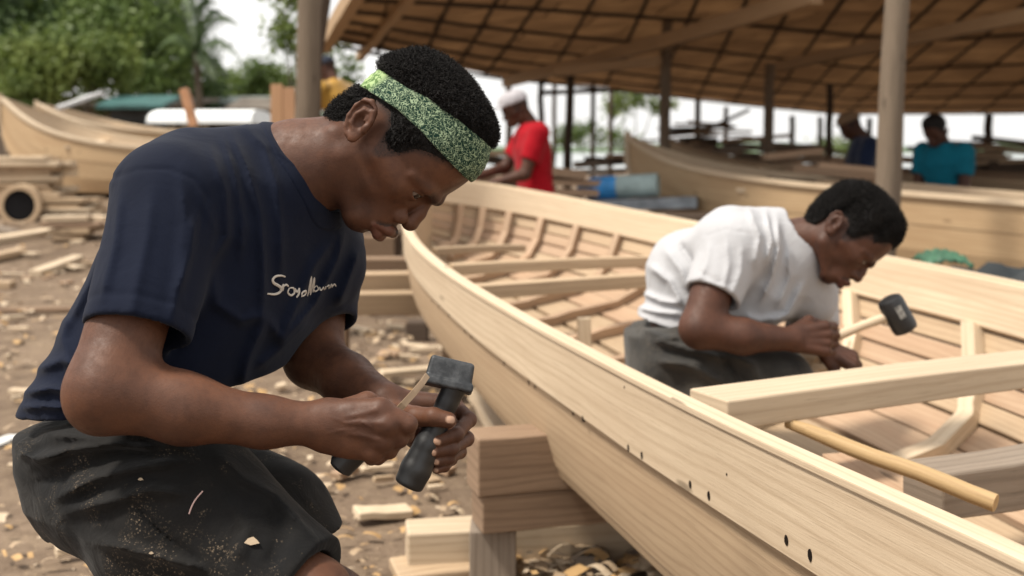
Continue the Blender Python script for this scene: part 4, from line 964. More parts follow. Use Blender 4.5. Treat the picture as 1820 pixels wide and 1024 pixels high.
def head_hair(H,name,parent,mat,thick=14,n=16000,style=0,band=None,lo=None,vox=.0026,seed=3,tuft=5.5):
    def fn(p):
        q=H.loc(p); d=H.cran(q); nk=ell(q,(0,-10,0),(62,60,55)); dd=smin(d,nk,22); hl=H.hairline(q,style)
        th=np.interp(hl,[-4,3,18,45,85],[-6,1.0,3.5,thick*.5,thick]).astype(f32); th=th*np.interp(q[:,1],[-40,5,30,60],[.12,.22,.45,1]).astype(f32) if style==0 else th
        if band is not None:
            lo_=np.interp(q[:,0],band[0],band[1]); hi_=np.interp(q[:,0],band[2],band[3])
            t=np.clip((hi_+12-q[:,1])/14,0,1)*np.clip((q[:,1]-lo_+9)/9,0,1).astype(f32); th=th-(th-3.5)*t*.9*(th>3.5)
        nz=vnoise(p,150,1)*2.2+vnoise(p,290,2)*1.5+vnoise(p,60,4)*1.8
        return (dd-th-nz*np.clip(th/6,0,1))*(H.sc/1000)
    c=H.wld((40,60,0)); lo=c-.15*H.sc; hi=c+.15*H.sc
    v,f=sdf_mesh(fn,lo,hi,vox)
    me,vv=np_mesh(name,[(v,f)])
    # tight curls: short hooked tufts standing on the cap
    rs=np.random.RandomState(seed); q=H.loc(vv); hl=H.hairline(q,style); ok=(hl>-1)
    if band is not None:
        lo_=np.interp(q[:,0],band[0],band[1]); hi_=np.interp(q[:,0],band[2],band[3]); ok&=~((q[:,1]>lo_-1)&(q[:,1]<hi_+1))
    idx=np.nonzero(ok&(H.cran(q)>-2))[0]; n=min(n,len(idx)*3)
    pick=rs.choice(idx,n); nor=np.zeros((len(me.vertices),3),f32); me.vertices.foreach_get('normal',nor.ravel()) if False else None
    a=np.empty(len(me.vertices)*3,f32); me.vertices.foreach_get('normal',a); nor=a.reshape(-1,3)
    if n:
        b=vv[pick]+rs.normal(0,.0012,(n,3)); nn=nor[pick]; tl=np.interp(hl[pick],[0,14,40],[.22,.6,1.05])*tuft*.001*H.sc*rs.uniform(.6,1.5,n)
        t1=np.cross(nn,rs.normal(0,1,(n,3))); t1/=np.linalg.norm(t1,axis=1)[:,None]+1e-9; t2=np.cross(nn,t1)
        VV=[];FF=[]; base=0; segs=4
        ph=rs.uniform(0,6.28,n); rr=tl*.30
        rings=[]
        for k in range(segs+1):
            t=k/segs; a_=ph+t*5.0
            c_=b+nn*(tl*t-.001)[:,None]+t1*(np.cos(a_)*rr*t**.5)[:,None]+t2*(np.sin(a_)*rr*t**.5)[:,None]
            wd=.00075*H.sc*(1-.6*t)
            for j in range(3):
                an=2*math.pi*j/3; rings.append(c_+t1*(math.cos(an)*wd)+t2*(math.sin(an)*wd))
        R=np.stack(rings,1).reshape(-1,3); m=(segs+1)*3; qs=[]
        for k in range(segs):
            for j in range(3):
                j2=(j+1)%3; qs.append(np.stack([np.arange(n)*m+k*3+j,np.arange(n)*m+k*3+j2,np.arange(n)*m+k*3+3+j2,np.arange(n)*m+k*3+3+j],1))
        bpy.data.meshes.remove(me); me,_=np_mesh(name,[(vv,f),(R.astype(f32),np.concatenate(qs).astype(np.int32))])
    return link(name,me,mat,parent)
def skin_attr(me,v,heads,nails,palms):
    """r: lips/lighter palm colour, g: brow and beard hair, b: nails"""
    a=np.zeros((len(v),3),f32)
    for H in heads:
        q=H.loc(v); z=np.abs(q[:,2]); q2=np.stack([q[:,0],q[:,1],z],1)
        ul=chain(q2,[V(136,-52,0),V(133,-54,12),V(117,-63.5,26)],[7.6,7.2,3.6],5); ll=chain(q2,[V(130,-69.5,0),V(127,-69.5,12),V(115,-65.5,25)],[8.8,8.0,3.6],5)
        a[:,0]=np.maximum(a[:,0],np.clip(.5-np.minimum(ul,ll)/2,0,1)*(q[:,0]>112))
        br=chain(q2,[V(140,22,9),V(134,25,26),V(119,29,44),V(104,24,56)],[4.5,6,5.5,3],2); a[:,1]=np.maximum(a[:,1],np.clip(.55-br/5,0,1)*(.75+.25*vnoise(v,700,3)))
        mu=chain(q2,[V(141,-44,3),V(133,-48,14),V(120,-58,28)],[5,5,3.5],2); a[:,1]=np.maximum(a[:,1],np.clip(.6-mu/5,0,1)*.95*(np.minimum(ul,ll)>.6))
        ly=chain(q2,[V(119,11.5,20),V(124,12,31),V(114,10,44)],[1.6,1.8,1.5],1); a[:,1]=np.maximum(a[:,1],np.clip(.7-ly/2,0,1)*(q2[:,1]<14.5))
        be=chain(q2,[V(118,-88,0),V(104,-96,12),V(70,-92,30)],[10,10,7],5); a[:,1]=np.maximum(a[:,1],np.clip(.6-be/14,0,1)*.62*np.clip(.5+vnoise(v,520,8)*.9,0,1))
        sb=np.clip(H.hairline(q,0)/8+1.15,0,1)*(np.abs(H.skull(q,False))<9)*(q[:,1]>-48)*(q[:,0]<120)*(z>20); a[:,1]=np.maximum(a[:,1],sb*.7)
    for (c,n,dr,rl,rw) in nails:
        d=v-V(c); R=frame(n,dr); e=d@R; rad=((np.abs(e[:,1])/rl)**3+(np.abs(e[:,2])/rw)**3)**(1/3); a[:,2]=np.maximum(a[:,2],np.clip((1-rad)*4,0,1)*((e[:,0]>-.004)&(e[:,0]<.006)))
    for (c,r) in palms:
        d=np.sqrt(((v-V(c))**2).sum(1)); a[:,0]=np.maximum(a[:,0],np.clip(1.3-d/r,0,1)*.6)
    attr(me,'marks',a)
def skin_mat(name,base,warm,nail=(.42,.26,.18)):
    m,nt,b=newmat(name)
    tc=nt.nodes.new('ShaderNodeTexCoord'); n1=node(nt,'ShaderNodeTexNoise',Scale=14,Detail=4,Roughness=.6); nt.links.new(tc.outputs['Object'],n1.inputs['Vector'])
    n2=node(nt,'ShaderNodeTexNoise',Scale=420,Detail=4,Roughness=.65); nt.links.new(tc.outputs['Object'],n2.inputs['Vector'])
    n3=node(nt,'ShaderNodeTexNoise',Scale=90,Detail=3,Roughness=.6); nt.links.new(tc.outputs['Object'],n3.inputs['Vector'])
    c=mix(nt,ramp(nt,[(.35,0),(.65,1)],n1.outputs[0]).outputs[0],base,warm)
    c=mix(nt,ramp(nt,[(.45,0),(.75,.35)],n3.outputs[0]).outputs[0],c,[x*.7 for x in base])
    at=nt.nodes.new('ShaderNodeAttribute'); at.attribute_name='marks'; sp=nt.nodes.new('ShaderNodeSeparateColor'); nt.links.new(at.outputs['Color'],sp.inputs[0])
    c=mix(nt,sp.outputs[0],c,[warm[0]*.95,warm[1]*.80,warm[2]*1.05])
    g=nt.nodes.new('ShaderNodeMath'); g.operation='MULTIPLY'; nt.links.new(sp.outputs[1],g.inputs[0]); nt.links.new(ramp(nt,[(.3,.45),(.6,1)],n2.outputs[0]).outputs[0],g.inputs[1])
    c=mix(nt,g.outputs[0],c,(.008,.006,.006)); c=mix(nt,sp.outputs[2],c,nail)
    nt.links.new(c,b.inputs['Base Color'])
    rr=ramp(nt,[(.3,.46),(.7,.66)],n3.outputs[0]); nt.links.new(rr.outputs[0],b.inputs['Roughness']); b.inputs['Specular IOR Level'].default_value=.30
    b.inputs['Subsurface Weight'].default_value=.06; b.inputs['Subsurface Radius'].default_value=(.012,.005,.003); b.inputs['Subsurface Scale'].default_value=.6
    n0=bump(nt,b,n2.outputs[0],.5,.0008); bump(nt,b,n3.outputs[0],.10,.0015,n0)
    return m
def cloth_mat(name,col,weave=1,rough=.85,dust=None,dust_amt=.0,fade=None,sheen=.25,wr=.3,wdist=.012):
    m,nt,b=newmat(name)
    tc=nt.nodes.new('ShaderNodeTexCoord'); ob=tc.outputs['Object']
    n1=node(nt,'ShaderNodeTexNoise',Scale=5,Detail=5,Roughness=.6); nt.links.new(ob,n1.inputs['Vector'])
    n2=node(nt,'ShaderNodeTexNoise',Scale=900,Detail=2); nt.links.new(ob,n2.inputs['Vector'])
    n3=node(nt,'ShaderNodeTexNoise',Scale=16,Detail=4,Roughness=.55,Distortion=1.2); nt.links.new(ob,n3.inputs['Vector'])
    c=mix(nt,ramp(nt,[(.35,0),(.7,1)],n1.outputs[0]).outputs[0],col,fade or [min(1,x*1.35) for x in col])
    c=mix(nt,ramp(nt,[(.4,0),(.75,.35)],n2.outputs[0]).outputs[0],c,[x*.6 for x in col])
    if dust:
        v=nt.nodes.new('ShaderNodeTexVoronoi'); v.inputs['Scale'].default_value=230; v.inputs['Randomness'].default_value=1; nt.links.new(ob,v.inputs['Vector'])
        n4=node(nt,'ShaderNodeTexNoise',Scale=11,Detail=3,Roughness=.7); nt.links.new(ob,n4.inputs['Vector'])
        n5=node(nt,'ShaderNodeTexNoise',Scale=260,Detail=4,Roughness=.8); nt.links.new(ob,n5.inputs['Vector'])
        sp1=ramp(nt,[(.0,1),(.16,.7),(.24,0)],v.outputs['Distance']); pt=ramp(nt,[(.52,0),(.72,1)],n4.outputs[0]); sp2=ramp(nt,[(.56,0),(.68,1)],n5.outputs[0])
        a=nt.nodes.new('ShaderNodeMath'); a.operation='MULTIPLY'; nt.links.new(sp1.outputs[0],a.inputs[0]); nt.links.new(pt.outputs[0],a.inputs[1])
        a2=nt.nodes.new('ShaderNodeMath'); a2.operation='MULTIPLY'; nt.links.new(sp2.outputs[0],a2.inputs[0]); nt.links.new(pt.outputs[0],a2.inputs[1])
        c=mix(nt,a.outputs[0],c,dust); a3=nt.nodes.new('ShaderNodeMath'); a3.operation='MULTIPLY'; a3.inputs[1].default_value=dust_amt; nt.links.new(a2.outputs[0],a3.inputs[0]); c=mix(nt,a3.outputs[0],c,dust)
    nt.links.new(c,b.inputs['Base Color']); b.inputs['Roughness'].default_value=rough; b.inputs['Specular IOR Level'].default_value=.12
    b.inputs['Sheen Weight'].default_value=sheen; b.inputs['Sheen Roughness'].default_value=.5
    n0=bump(nt,b,n3.outputs[0],wr,wdist); bump(nt,b,n2.outputs[0],.25,.0008,n0)
    return m
def grip_hand(p,w,dr,pn,sc=1.0,curl=1.0,left=False,k=.006):
    """generic closed hand: wrist w, direction dr, palm normal pn (side the fingers curl to)"""
    w=V(w); R=frame(dr,pn); x,y,z=R[:,0],R[:,1],R[:,2]*(-1 if left else 1)
    L=lambda a,b,c: w+(x*a+y*b+z*c)*sc
    d=None
    for i,(o,ln) in enumerate(((.03,.92),(.010,1.0),(-.010,.94),(-.029,.78))):
        m=L(.085-.004*abs(i-1),0,o); a=1.25*curl; r=.0098-.0006*i
        p1=m+(x*math.cos(a*.55)+y*math.sin(a*.55))*.040*ln*sc; p2=p1+(x*math.cos(a*1.75)+y*math.sin(a*1.75))*.026*ln*sc; p3=p2+(x*math.cos(a*2.5)+y*math.sin(a*2.5))*.020*ln*sc
        e=smin(cone(p,L(.005,0,o*.45),m,.017*sc,.0125*sc),chain(p,[m,p1,p2,p3],[r*1.12*sc,r*sc,r*.92*sc,r*.8*sc],.002),.006)
        d=e if d is None else smin(d,e,.004)
    t=[L(.015,.006,.020),L(.05,.022,.044),L(.078,.036,.036),L(.095,.044,.020)]
    d=smin(d,chain(p,t,[.018*sc,.013*sc,.0115*sc,.009*sc],.004),.008)
    return d
# ---------------------------------------------------------------- the man in the navy t-shirt
SKIN=skin_mat('skin_warm_brown',(.062,.026,.0155),(.112,.046,.024))
HAIR=plain('black_hair',(.009,.0075,.007),.75,.25,.3,200,.0)
NAVY=cloth_mat('navy_cotton',(.0042,.0066,.0165),fade=(.0060,.0092,.0225),sheen=.04,wr=.22,wdist=.008)
BLACKC=cloth_mat('dusty_black_cloth',(.0075,.0075,.008),dust=(.33,.25,.17),dust_amt=.75,fade=(.021,.0185,.016),sheen=.05,wr=.35)
def main_man():
    root=empty('person',(-.50,1.45,0),'crouching man in navy t-shirt and green patterned headband, gripping a black hammer and a chisel','person')
    H=Head(P(658,236,1.60),head_axes(.57,-.82,.82,.57,math.radians(9)),.985)
    shR,elR,wrR=P(292,352,1.45),P(193,692,1.325),P(575,754,1.365)
    shL,elL,wrL=P(560,460,1.79),P(558,636,1.69),P(684,712,1.545)
    neckb=P(512,312,1.60); pel=P(196,800,1.56)
    LAT=(.36,.90,-.246)
    def finger(pts,rs): return [P(*q) for q in pts],rs
    RH=[finger([(676,728,1.352),(726,754,1.350),(722,774,1.384),(700,770,1.398)],[.0125,.0108,.0095,.0085]),
        finger([(688,754,1.345),(710,780,1.358),(697,792,1.388),(678,782,1.400)],[.0125,.0108,.0095,.0085]),
        finger([(682,782,1.350),(692,801,1.366),(678,806,1.390),(662,796,1.402)],[.0115,.0100,.009,.008]),
        finger([(664,803,1.356),(672,813,1.372),(660,815,1.392),(646,806,1.402)],[.0105,.0090,.008,.0072])]
    LH=[finger([(806,720,1.545),(833,746,1.520),(812,772,1.488),(778,783,1.474)],[.0112,.0100,.0088,.0080]),
        finger([(806,756,1.550),(829,780,1.522),(804,797,1.487),(770,802,1.474)],[.0112,.0098,.0086,.0078]),
        finger([(800,784,1.550),(817,803,1.524),(798,815,1.490),(776,819,1.480)],[.0102,.0088,.0078,.0070]),
        finger([(790,800,1.550),(802,816,1.530),(790,829,1.500),(776,834,1.492)],[.0092,.0080,.0070,.0062])]
    LT=finger([(706,736,1.520),(738,741,1.490),(770,741,1.472),(797,747,1.470)],[.0165,.0135,.0118,.0105])
    RT=finger([(604,735,1.385),(652,716,1.402),(692,733,1.410),(716,752,1.412)],[.0165,.0135,.0115,.0095])
    def rhand(p):
        d=None
        for (pts,rs),(ox,oy) in zip(RH,((585,738),(585,750),(584,764),(580,776))):
            mc=cone(p,P(ox,oy,1.368),pts[0],.0190,rs[0]*1.12)
            d=mc if d is None else smin(d,mc,.010)
        d=smin(d,ell(p,P(628,768,1.372),(.040,.022,.030)),.012)
        for pts,rs in RH:
            d=smin(d,ell(p,pts[0]+Vector((0,-.002,.0)),(.0125,.0105,.0115)),.006)
            d=smin(d,chain(p,pts,rs,.0025),.0045)
        d=smin(d,chain(p,RT[0],RT[1],.004),.007)
        # tendons on the back of the hand
        px=p[:,0]/p[:,1]*FPX+910; py=HOR+(CAMH-p[:,2])/p[:,1]*FPX
        for pl in ([(600,745),(640,736),(668,728)],[(600,756),(645,752),(680,752)],[(600,768),(640,774),(672,782)]):
            dd,t=poly2(px,py,pl); d=d-.0013*np.exp(-(dd/5)**2)*np.clip(t*3,0,1)*(p[:,1]<1.365)
        for pl in ([(590,742),(615,752),(640,748),(660,760)],[(585,770),(612,764),(632,764)]):
            dd,t=poly2(px,py,pl); d=d-.0009*np.exp(-(dd/2.2)**2)*(p[:,1]<1.36)
        return d
    def lhand(p):
        d=None
        for (pts,rs),(ox,oy) in zip(LH,((695,712),(694,718),(693,724),(690,730))):
            mc=cone(p,P(ox,oy,1.55),pts[0],.0170,rs[0]*1.12); d=mc if d is None else smin(d,mc,.010)
        d=smin(d,ell(p,P(752,768,1.548),(.030,.017,.026)),.010)
        d=smin(d,cone(p,P(708,740,1.53),P(748,776,1.535),.021,.017),.010)
        for pts,rs in LH:
            e=chain(p,pts,rs,.0022)
            for j in (1,2): e=smin(e,ell(p,pts[j],(rs[j]*1.10,)*3),.002)
            d=smin(d,e,.0035)
        e=chain(p,LT[0],LT[1],.004); d=smin(d,e,.006)
        return d
    def arms(p):
        m=(Vector(elR)+Vector(wrR))/2
        a=cone(p,shR,elR,.051,.046)
        fr=cone(p,elR,P(330,727,1.335),.046,.0380); fr=smin(fr,cone(p,P(330,727,1.335),P(470,750,1.352),.0380,.0275),.02)
        fr=smin(fr,cone(p,P(470,750,1.352),wrR,.0275,.0250),.02)
        a=smin(a,fr,.022); a=smin(a,ell(p,P(174,713,1.322),(.030,.030,.032)),.02)
        a=smin(a,ell(p,P(272,700,1.333),(.045,.030,.022)),.02)
        a=smin(a,rhand(p),.016)
        b=cone(p,shL,elL,.052,.043); b=smin(b,cone(p,elL,P(618,676,1.625),.041,.037),.02); b=smin(b,cone(p,P(618,676,1.625),wrL,.036,.024),.015)
        b=smin(b,lhand(p),.014)
        return np.minimum(a,b)
    def neck(p):
        d=cone(p,H.wld((18,-8,0)),P(545,300,1.60),.060,.060)
        d=smin(d,cone(p,P(545,300,1.60),P(455,350,1.60),.062,.075),.03)
        # neck muscle and throat
        d=smin(d,cone(p,H.wld((-14,-36,52)),P(545,350,1.555),.012,.010),.014)
        d=smin(d,cone(p,P(505,280,1.60),P(420,315,1.56),.045,.045),.03)
        return d
    def head(p):
        d=smin(H.skin(p,ears=False),neck(p),.022)
        return smin(d,H.ear(H.loc(p))*(H.sc/1000),.003)
    def torso_core(p,gr=0):
        return loft(p,pel,neckb,LAT,[(-.10,.138+gr,.090+gr,.0,.004),(.12,.140+gr,.096+gr,0,.003),(.38,.148+gr,.106+gr,0,.0),(.62,.160+gr,.112+gr,0,-.004),(.82,.145+gr,.098+gr,0,-.012),(.96,.10+gr,.074+gr,0,-.010),(1.04,.07,.06,0,0)])
    kR,kL=P(548,1072,1.34),P(596,1080,1.62); hR,hL=P(185,850,1.46),P(320,840,1.70)
    aR=Vector((-.33,1.42,.085)); aL=Vector((-.36,1.72,.085))
    def legs(p):
        d=cone(p,hR,kR,.055,.052); d=smin(d,cone(p,kR,(kR+aR)/2,.050,.048),.02); d=smin(d,cone(p,(kR+aR)/2,aR,.046,.03),.02)
        d=smin(d,cone(p,aR,aR+Vector((.14,-.02,-.055)),.034,.024,((0,0,1),1.2)),.02)
        e=cone(p,hL,kL,.055,.046); e=smin(e,cone(p,kL,(kL+aL)/2,.050,.048),.02); e=smin(e,cone(p,(kL+aL)/2,aL,.046,.03),.02)
        e=smin(e,cone(p,aL,aL+Vector((.14,-.02,-.055)),.034,.024,((0,0,1),1.2)),.02)
        return np.minimum(d,e)
    parts=[sdf_mesh(head,P(400,420,1.75)-Vector((0,.0,0)) if False else (-.40,1.46,.96),(.02,1.72,1.28),.0021),
           sdf_mesh(arms,(-.64,1.22,.70),(-.255,1.90,1.10),.0035),
           sdf_mesh(arms,(-.262,1.28,.66),(-.03,1.64,.845),.0018),
           sdf_mesh(arms,(-.262,1.60,.70),(-.14,1.90,1.05),.0035),
           sdf_mesh(legs,(-.70,1.25,0.0),(-.05,1.90,.80),.005)]
    me,v=np_mesh('body',parts)
    nails=[(P(801,746,1.460),(.2,-1,.25),(1,0,-.1),.0068,.0052)]
    for (pts,rs),rr in zip(LH,(.0058,.0058,.0050,.0042)):
        t=pts[3]; nails.append((t+Vector((-.001,-rs[3],.0)),(-.1,-1,.1),(1,0,-.15 if rr<.0058 else -.3),rr,rr*.74))
    skin_attr(me,v,[H],nails,[(P(745,782,1.53),.035)])
    link('body',me,SKIN,root)
    # eye, hair, headband
    b=MB(); 
    me=bpy.data.meshes.new('eyeball'); bm=bmesh.new(); bmesh.ops.create_uvsphere(bm,u_segments=32,v_segments=20,radius=.0138*H.sc)
    for s in (1,-1):
        m2=me.copy(); bm.to_mesh(m2); m2.shade_smooth()
        o=link('eyeball',m2,eye_mat(),root); o.location=Vector([float(x) for x in H.wld((109,9,31*s))])+Vector((.50,-1.45,0))-Vector((.50,-1.45,0))
        R=Matrix([[float(x) for x in r] for r in H.R]); o.rotation_euler=(R@Matrix.Rotation(math.radians(-12),3,'Z')).to_euler()
    bm.free()
    band=([-75,-64,14,60,143,160],[12,24,56,66,78,84],[-75,-67,-6,23,70,126,160],[58,62,83,99,116,133,138])
    hl=head_hair(H,'hair',root,HAIR,15,26000,0,band)
    def bandf(p):
        q=H.loc(p); d=H.cran(q)-np.interp(q[:,0],[-80,-50,0,90,140],[8,8.5,9,9,6]).astype(f32)
        lo_=np.interp(q[:,0],band[0],band[1]); hi_=np.interp(q[:,0],band[2],band[3])
        cr=np.sin((q[:,1]-lo_)*.55+q[:,0]*.05+2*vnoise(q*.03,1,5))*.45+vnoise(q*.035,1,2)*.8
        d=d+cr
        e=np.maximum(lo_-q[:,1],q[:,1]-hi_)
        d=smax(d,e,2.5); d=smax(d,-(H.cran(q)-3.0),1)
        return d*(H.sc/1000)
    c=H.wld((40,75,0)); v,f=sdf_mesh(bandf,c-.13,c+.13,.0019); me,vv=np_mesh('headband',[(v,f)])
    q=H.loc(vv); attr(me,'local',q/100)
    link('headband',me,band_mat(),root)
    # t-shirt
    FS=[([(432,222),(470,262),(492,330),(500,420),(498,520)],9,3.5),([(408,232),(440,300),(462,380),(468,470),(466,600)],11,5),
        ([(395,240),(420,320),(432,400),(425,470)],9,4),([(372,262),(400,340),(404,420),(372,470),(352,500)],10,6),([(350,330),(378,400),(372,440),(345,470)],8,5),
        ([(380,480),(385,540),(430,570),(470,560)],12,4),([(470,560),(500,600),(520,560),(560,470),(600,420)],14,5),([(612,410),(600,460),(560,540),(500,610)],9,5),
        ([(640,440),(618,500),(600,545)],9,5),([(560,560),(500,620),(450,660)],14,4),
        ([(40,700),(90,690),(140,700),(200,720)],9,7),([(35,725),(80,722),(120,726)],7,5),([(60,660),(110,640),(160,660)],12,5),([(120,560),(110,600),(130,660)],14,4),([(190,420),(160,500),(120,580)],12,4),([(230,280),(190,360),(160,450)],12,-3),
        ([(470,570),(440,640),(430,690)],12,5),([(300,640),(340,560),(350,480)],14,-5)]
    FSL=[([(320,300),(330,400),(318,500),(300,600)],14,4),([(215,330),(205,430),(178,540)],13,4),([(270,330),(262,420),(240,520),(228,590)],16,3),([(345,380),(338,450),(318,520)],9,5),([(185,560),(240,590),(290,610)],12,-2.5)]
    slR_a,slR_b=P(306,354,1.445),P(233,632,1.345)
    def shirt(p):
        d=torso_core(p,.016)
        d=smin(d,ell(p,P(322,345,1.50),(.084,.11,.074)),.05)           # near shoulder
        d=smin(d,ell(p,P(574,440,1.75),(.060,.09,.078)),.04)           # far shoulder
        d=smin(d,cone(p,P(470,300,1.60),P(350,318,1.52),.062,.066),.03)   # trapezius
        d=smin(d,cone(p,P(495,345,1.62),P(556,470,1.68),.068,.078),.04)
        d=smin(d,ell(p,P(182,700,1.55),(.060,.13,.050)),.03)           # cloth bunched at the back of the waist
        ax=V(P(548,300,1.60)-P(455,350,1.60)); ax/=np.linalg.norm(ax); 
        d=d-1.9*folds(p,FS,1.68)-.002*vnoise(p,14,3)-.0012*vnoise(p,34,9)
        # near sleeve
        def sleeve(p,a,b,ra,rb,fl,near,wall=.0075):
            e=cone(p,a,b,ra,rb); fo=1.7*folds(p,fl,near); t=V(b)-V(a); t/=np.linalg.norm(t)
            h=(p-V(b))@t; out=e-fo
            out=smax(out,h+.028,.004)+.0013*np.exp(-((h+.052)/.0035)**2)
            hem=(np.abs(h+.034)<.006)*0
            hol=smax(cone(p,a,b,ra-wall,rb-wall),-(h+.060),.004)
            return out,hol
        s1,h1=sleeve(p,slR_a,slR_b,.071,.0635,FSL,1.44)
        s2,h2=sleeve(p,P(560,445,1.78),P(568,604,1.70),.064,.057,[([(610,440),(612,520),(606,560)],7,4)],1.9)
        d=smin(d,s1,.028); d=smin(d,s2,.03)
        d=smax(d,(p-V(P(60,744,1.45)))@V(.112,0,-1),.004)
        # seam round the near sleeve
        px=p[:,0]/p[:,1]*FPX+910; py=HOR+(CAMH-p[:,2])/p[:,1]*FPX
        dd,t=poly2(px,py,[(196,318),(245,302),(300,300),(345,318),(368,350),(352,420)]); d=d+.0016*np.exp(-(dd/4.0)**2)*(p[:,1]<1.55)
        d=smax(d,-h1,.003); d=smax(d,-h2,.003)
        # arm hollow keeps the sleeve loose; neck opening
        nk=cone(p,P(640,250,1.60),P(470,350,1.62),.068,.074)
        d=smax(d,-nk,.004)
        # ribbed collar
        c0=P(547,299,1.605); n=V(P(640,248,1.60))-V(P(470,345,1.605)); n/=np.linalg.norm(n)
        return d
    def collar(p):
        nk=cone(p,P(640,250,1.60),P(470,350,1.62),.068,.074)
        px=p[:,0]/p[:,1]*FPX+910; py=HOR+(CAMH-p[:,2])/p[:,1]*FPX
        s=shirt(p); band=np.maximum(nk-.021,-nk)-.0
        return np.maximum(np.maximum(s-.0025,-(s+.004)),band)
    me,vs_=np_mesh('t_shirt',[sdf_mesh(shirt,(-.76,1.22,.70),(-.14,1.98,1.20),.0036)])
    sh=link('t_shirt',me,NAVY,root)
    me2,_=np_mesh('collar',[sdf_mesh(collar,(-.40,1.46,.95),(-.18,1.76,1.20),.0022)])
    link('collar',me2,NAVY,sh)
    # lettering on the chest, in thread thickness, lying on the cloth
    from mathutils.bvhtree import BVHTree
    dg=[Vector(x) for x in vs_.tolist()]; bv=BVHTree.FromPolygons(dg,[list(q.vertices) for q in me.polygons])
    strokes=[[(506,492),(500,490),(490,491),(484,497),(486,503),(493,507),(499,512),(497,519),(488,523),(475,522)],
             [(500,512),(503,506),(502,517)],[(502,510),(508,506),(512,509)],[(514,512),(511,520),(517,525),(523,520),(521,512),(514,512)],
             [(524,513),(528,519),(532,512)],[(532,512),(531,522),(527,529)],
             [(535,527),(541,524),(543,517),(537,520),(536,526)],[(546,526),(553,492),(550,520)],[(551,524),(558,494),(556,519)],
             [(562,508),(557,513),(560,518),(566,514),(563,508)],[(568,510),(570,516),(574,511)],[(574,510),(576,515)],[(578,509),(578,514)],[(580,510),(584,507),(584,513)],[(586,512),(589,505),(590,511)],[(591,509),(594,505),(597,509)]]
    t=MB()
    for si,st in enumerate(strokes):
        pts=[]
        if True:
            for q in lerp_poly([(x,y,0) for x,y in st],max(6,4*len(st))):
                x,y=q.x,q.y
                dr=(P(x,y,2)-Vector((0,0,CAMH))).normalized(); h=bv.ray_cast(Vector((0,0,CAMH)),dr)
                if h[0] is not None: pts.append(h[0]+h[1]*.0003)
        if len(pts)>2:
            wd=.0021 if si<1 else (.0016 if si<9 else .0011)
            t.tube(pts,[wd*(.55+.45*math.sin(math.pi*(i+.6)/(len(pts)+.2))) for i in range(len(pts))],6)
    if t.v: t.build('chest_lettering',plain('cream_print',(.55,.50,.44),.8,.1,.1,200,0),sh,True)
    # shorts
    FP=[([(60,770),(160,780),(260,770),(340,800)],12,6),([(50,830),(120,800),(200,790),(300,800)],10,7),([(60,860),(130,840),(220,800),(290,810)],9,-4),([(90,890),(170,850),(250,830),(330,820)],12,7),
        ([(110,910),(200,890),(270,870),(340,880)],14,6),([(30,800),(60,815),(100,805)],8,7),([(380,800),(430,850),(490,880),(560,960)],14,5),([(230,890),(290,950),(380,1020)],4,-2.5),([(160,960),(260,985),(380,1015)],12,6),
        ([(500,830),(530,850),(560,860)],8,5),([(540,880),(570,900),(590,910)],8,5),([(480,900),(500,960),(480,1010)],16,-4),([(400,880),(440,940),(420,1000)],18,3)]
    def shorts(p):
        d=loft(p,P(226,856,1.56),P(212,745,1.56),LAT,[(-.5,.120,.100,0,0),(0,.145,.112,0,0),(.6,.150,.113,0,0),(1.1,.148,.108,0,0)])
        a=cone(p,P(236,856,1.46),P(325,922,1.43),.104,.106); a=smin(a,cone(p,P(325,922,1.43),P(556,1066,1.345),.106,.070),.03)
        t=V(kR)-V(hR); t/=np.linalg.norm(t); h=(p-V(P(548,1040,1.345)))@t; 
        hol=smax(cone(p,hR,kR,.066,.0590),-(h+.05),.006)
        b=cone(p,P(300,842,1.70),P(480,930,1.66),.100,.086); b=smin(b,cone(p,P(480,930,1.66),P(612,1075,1.62),.086,.060),.03)
        d=smin(d,a,.04); d=smin(d,b,.03)
        d=d-np.maximum(2.5*folds(p,FP,1.62),-.006)-.0028*vnoise(p,16,6)-.0015*vnoise(p,38,2)
        d=np.where(p[:,0]>-.40,smax(d,np.where(p[:,1]<1.50,h+.0,-1),.003),d)
        d=smax(d,-hol,.003)
        d=smax(d,.56-p[:,2]-(p[:,1]<1.5)*.3,.004)*1.0
        # side seam
        px=p[:,0]/p[:,1]*FPX+910; py=HOR+(CAMH-p[:,2])/p[:,1]*FPX
        dd,t_=poly2(px,py,[(232,886),(285,945),(345,985),(390,1024),(470,1075)]); d=d+.0022*np.exp(-(dd/2.5)**2)*(p[:,1]<1.5)
        return d
    me,_=np_mesh('shorts',[sdf_mesh(shorts,(-.78,1.20,.42),(-.14,1.92,.84),.0040)])
    st=link('shorts',me,BLACKC,root)
    vz=np.zeros(len(me.vertices)*3,f32); me.vertices.foreach_get('co',vz); bv=BVHTree.FromPolygons([Vector(x) for x in vz.reshape(-1,3).tolist()],[list(q.vertices) for q in me.polygons])
    def on(x,y):
        dr=(P(x,y,2)-Vector((0,0,CAMH))).normalized(); h=bv.ray_cast(Vector((0,0,CAMH)),dr); return h[0]+h[1]*.0012
    t=MB(); t.tube([on(q.x,q.y) for q in lerp_poly([(336,914,0),(341,900,0),(349,886,0),(360,874,0)],12)],.0009,6)
    tag(t.build('loose_thread',plain('pale_pink_thread',(.62,.42,.38),.7,.2,.1,100,0),None,True),'thin pale pink thread lying curved on the dusty black shorts','thread')
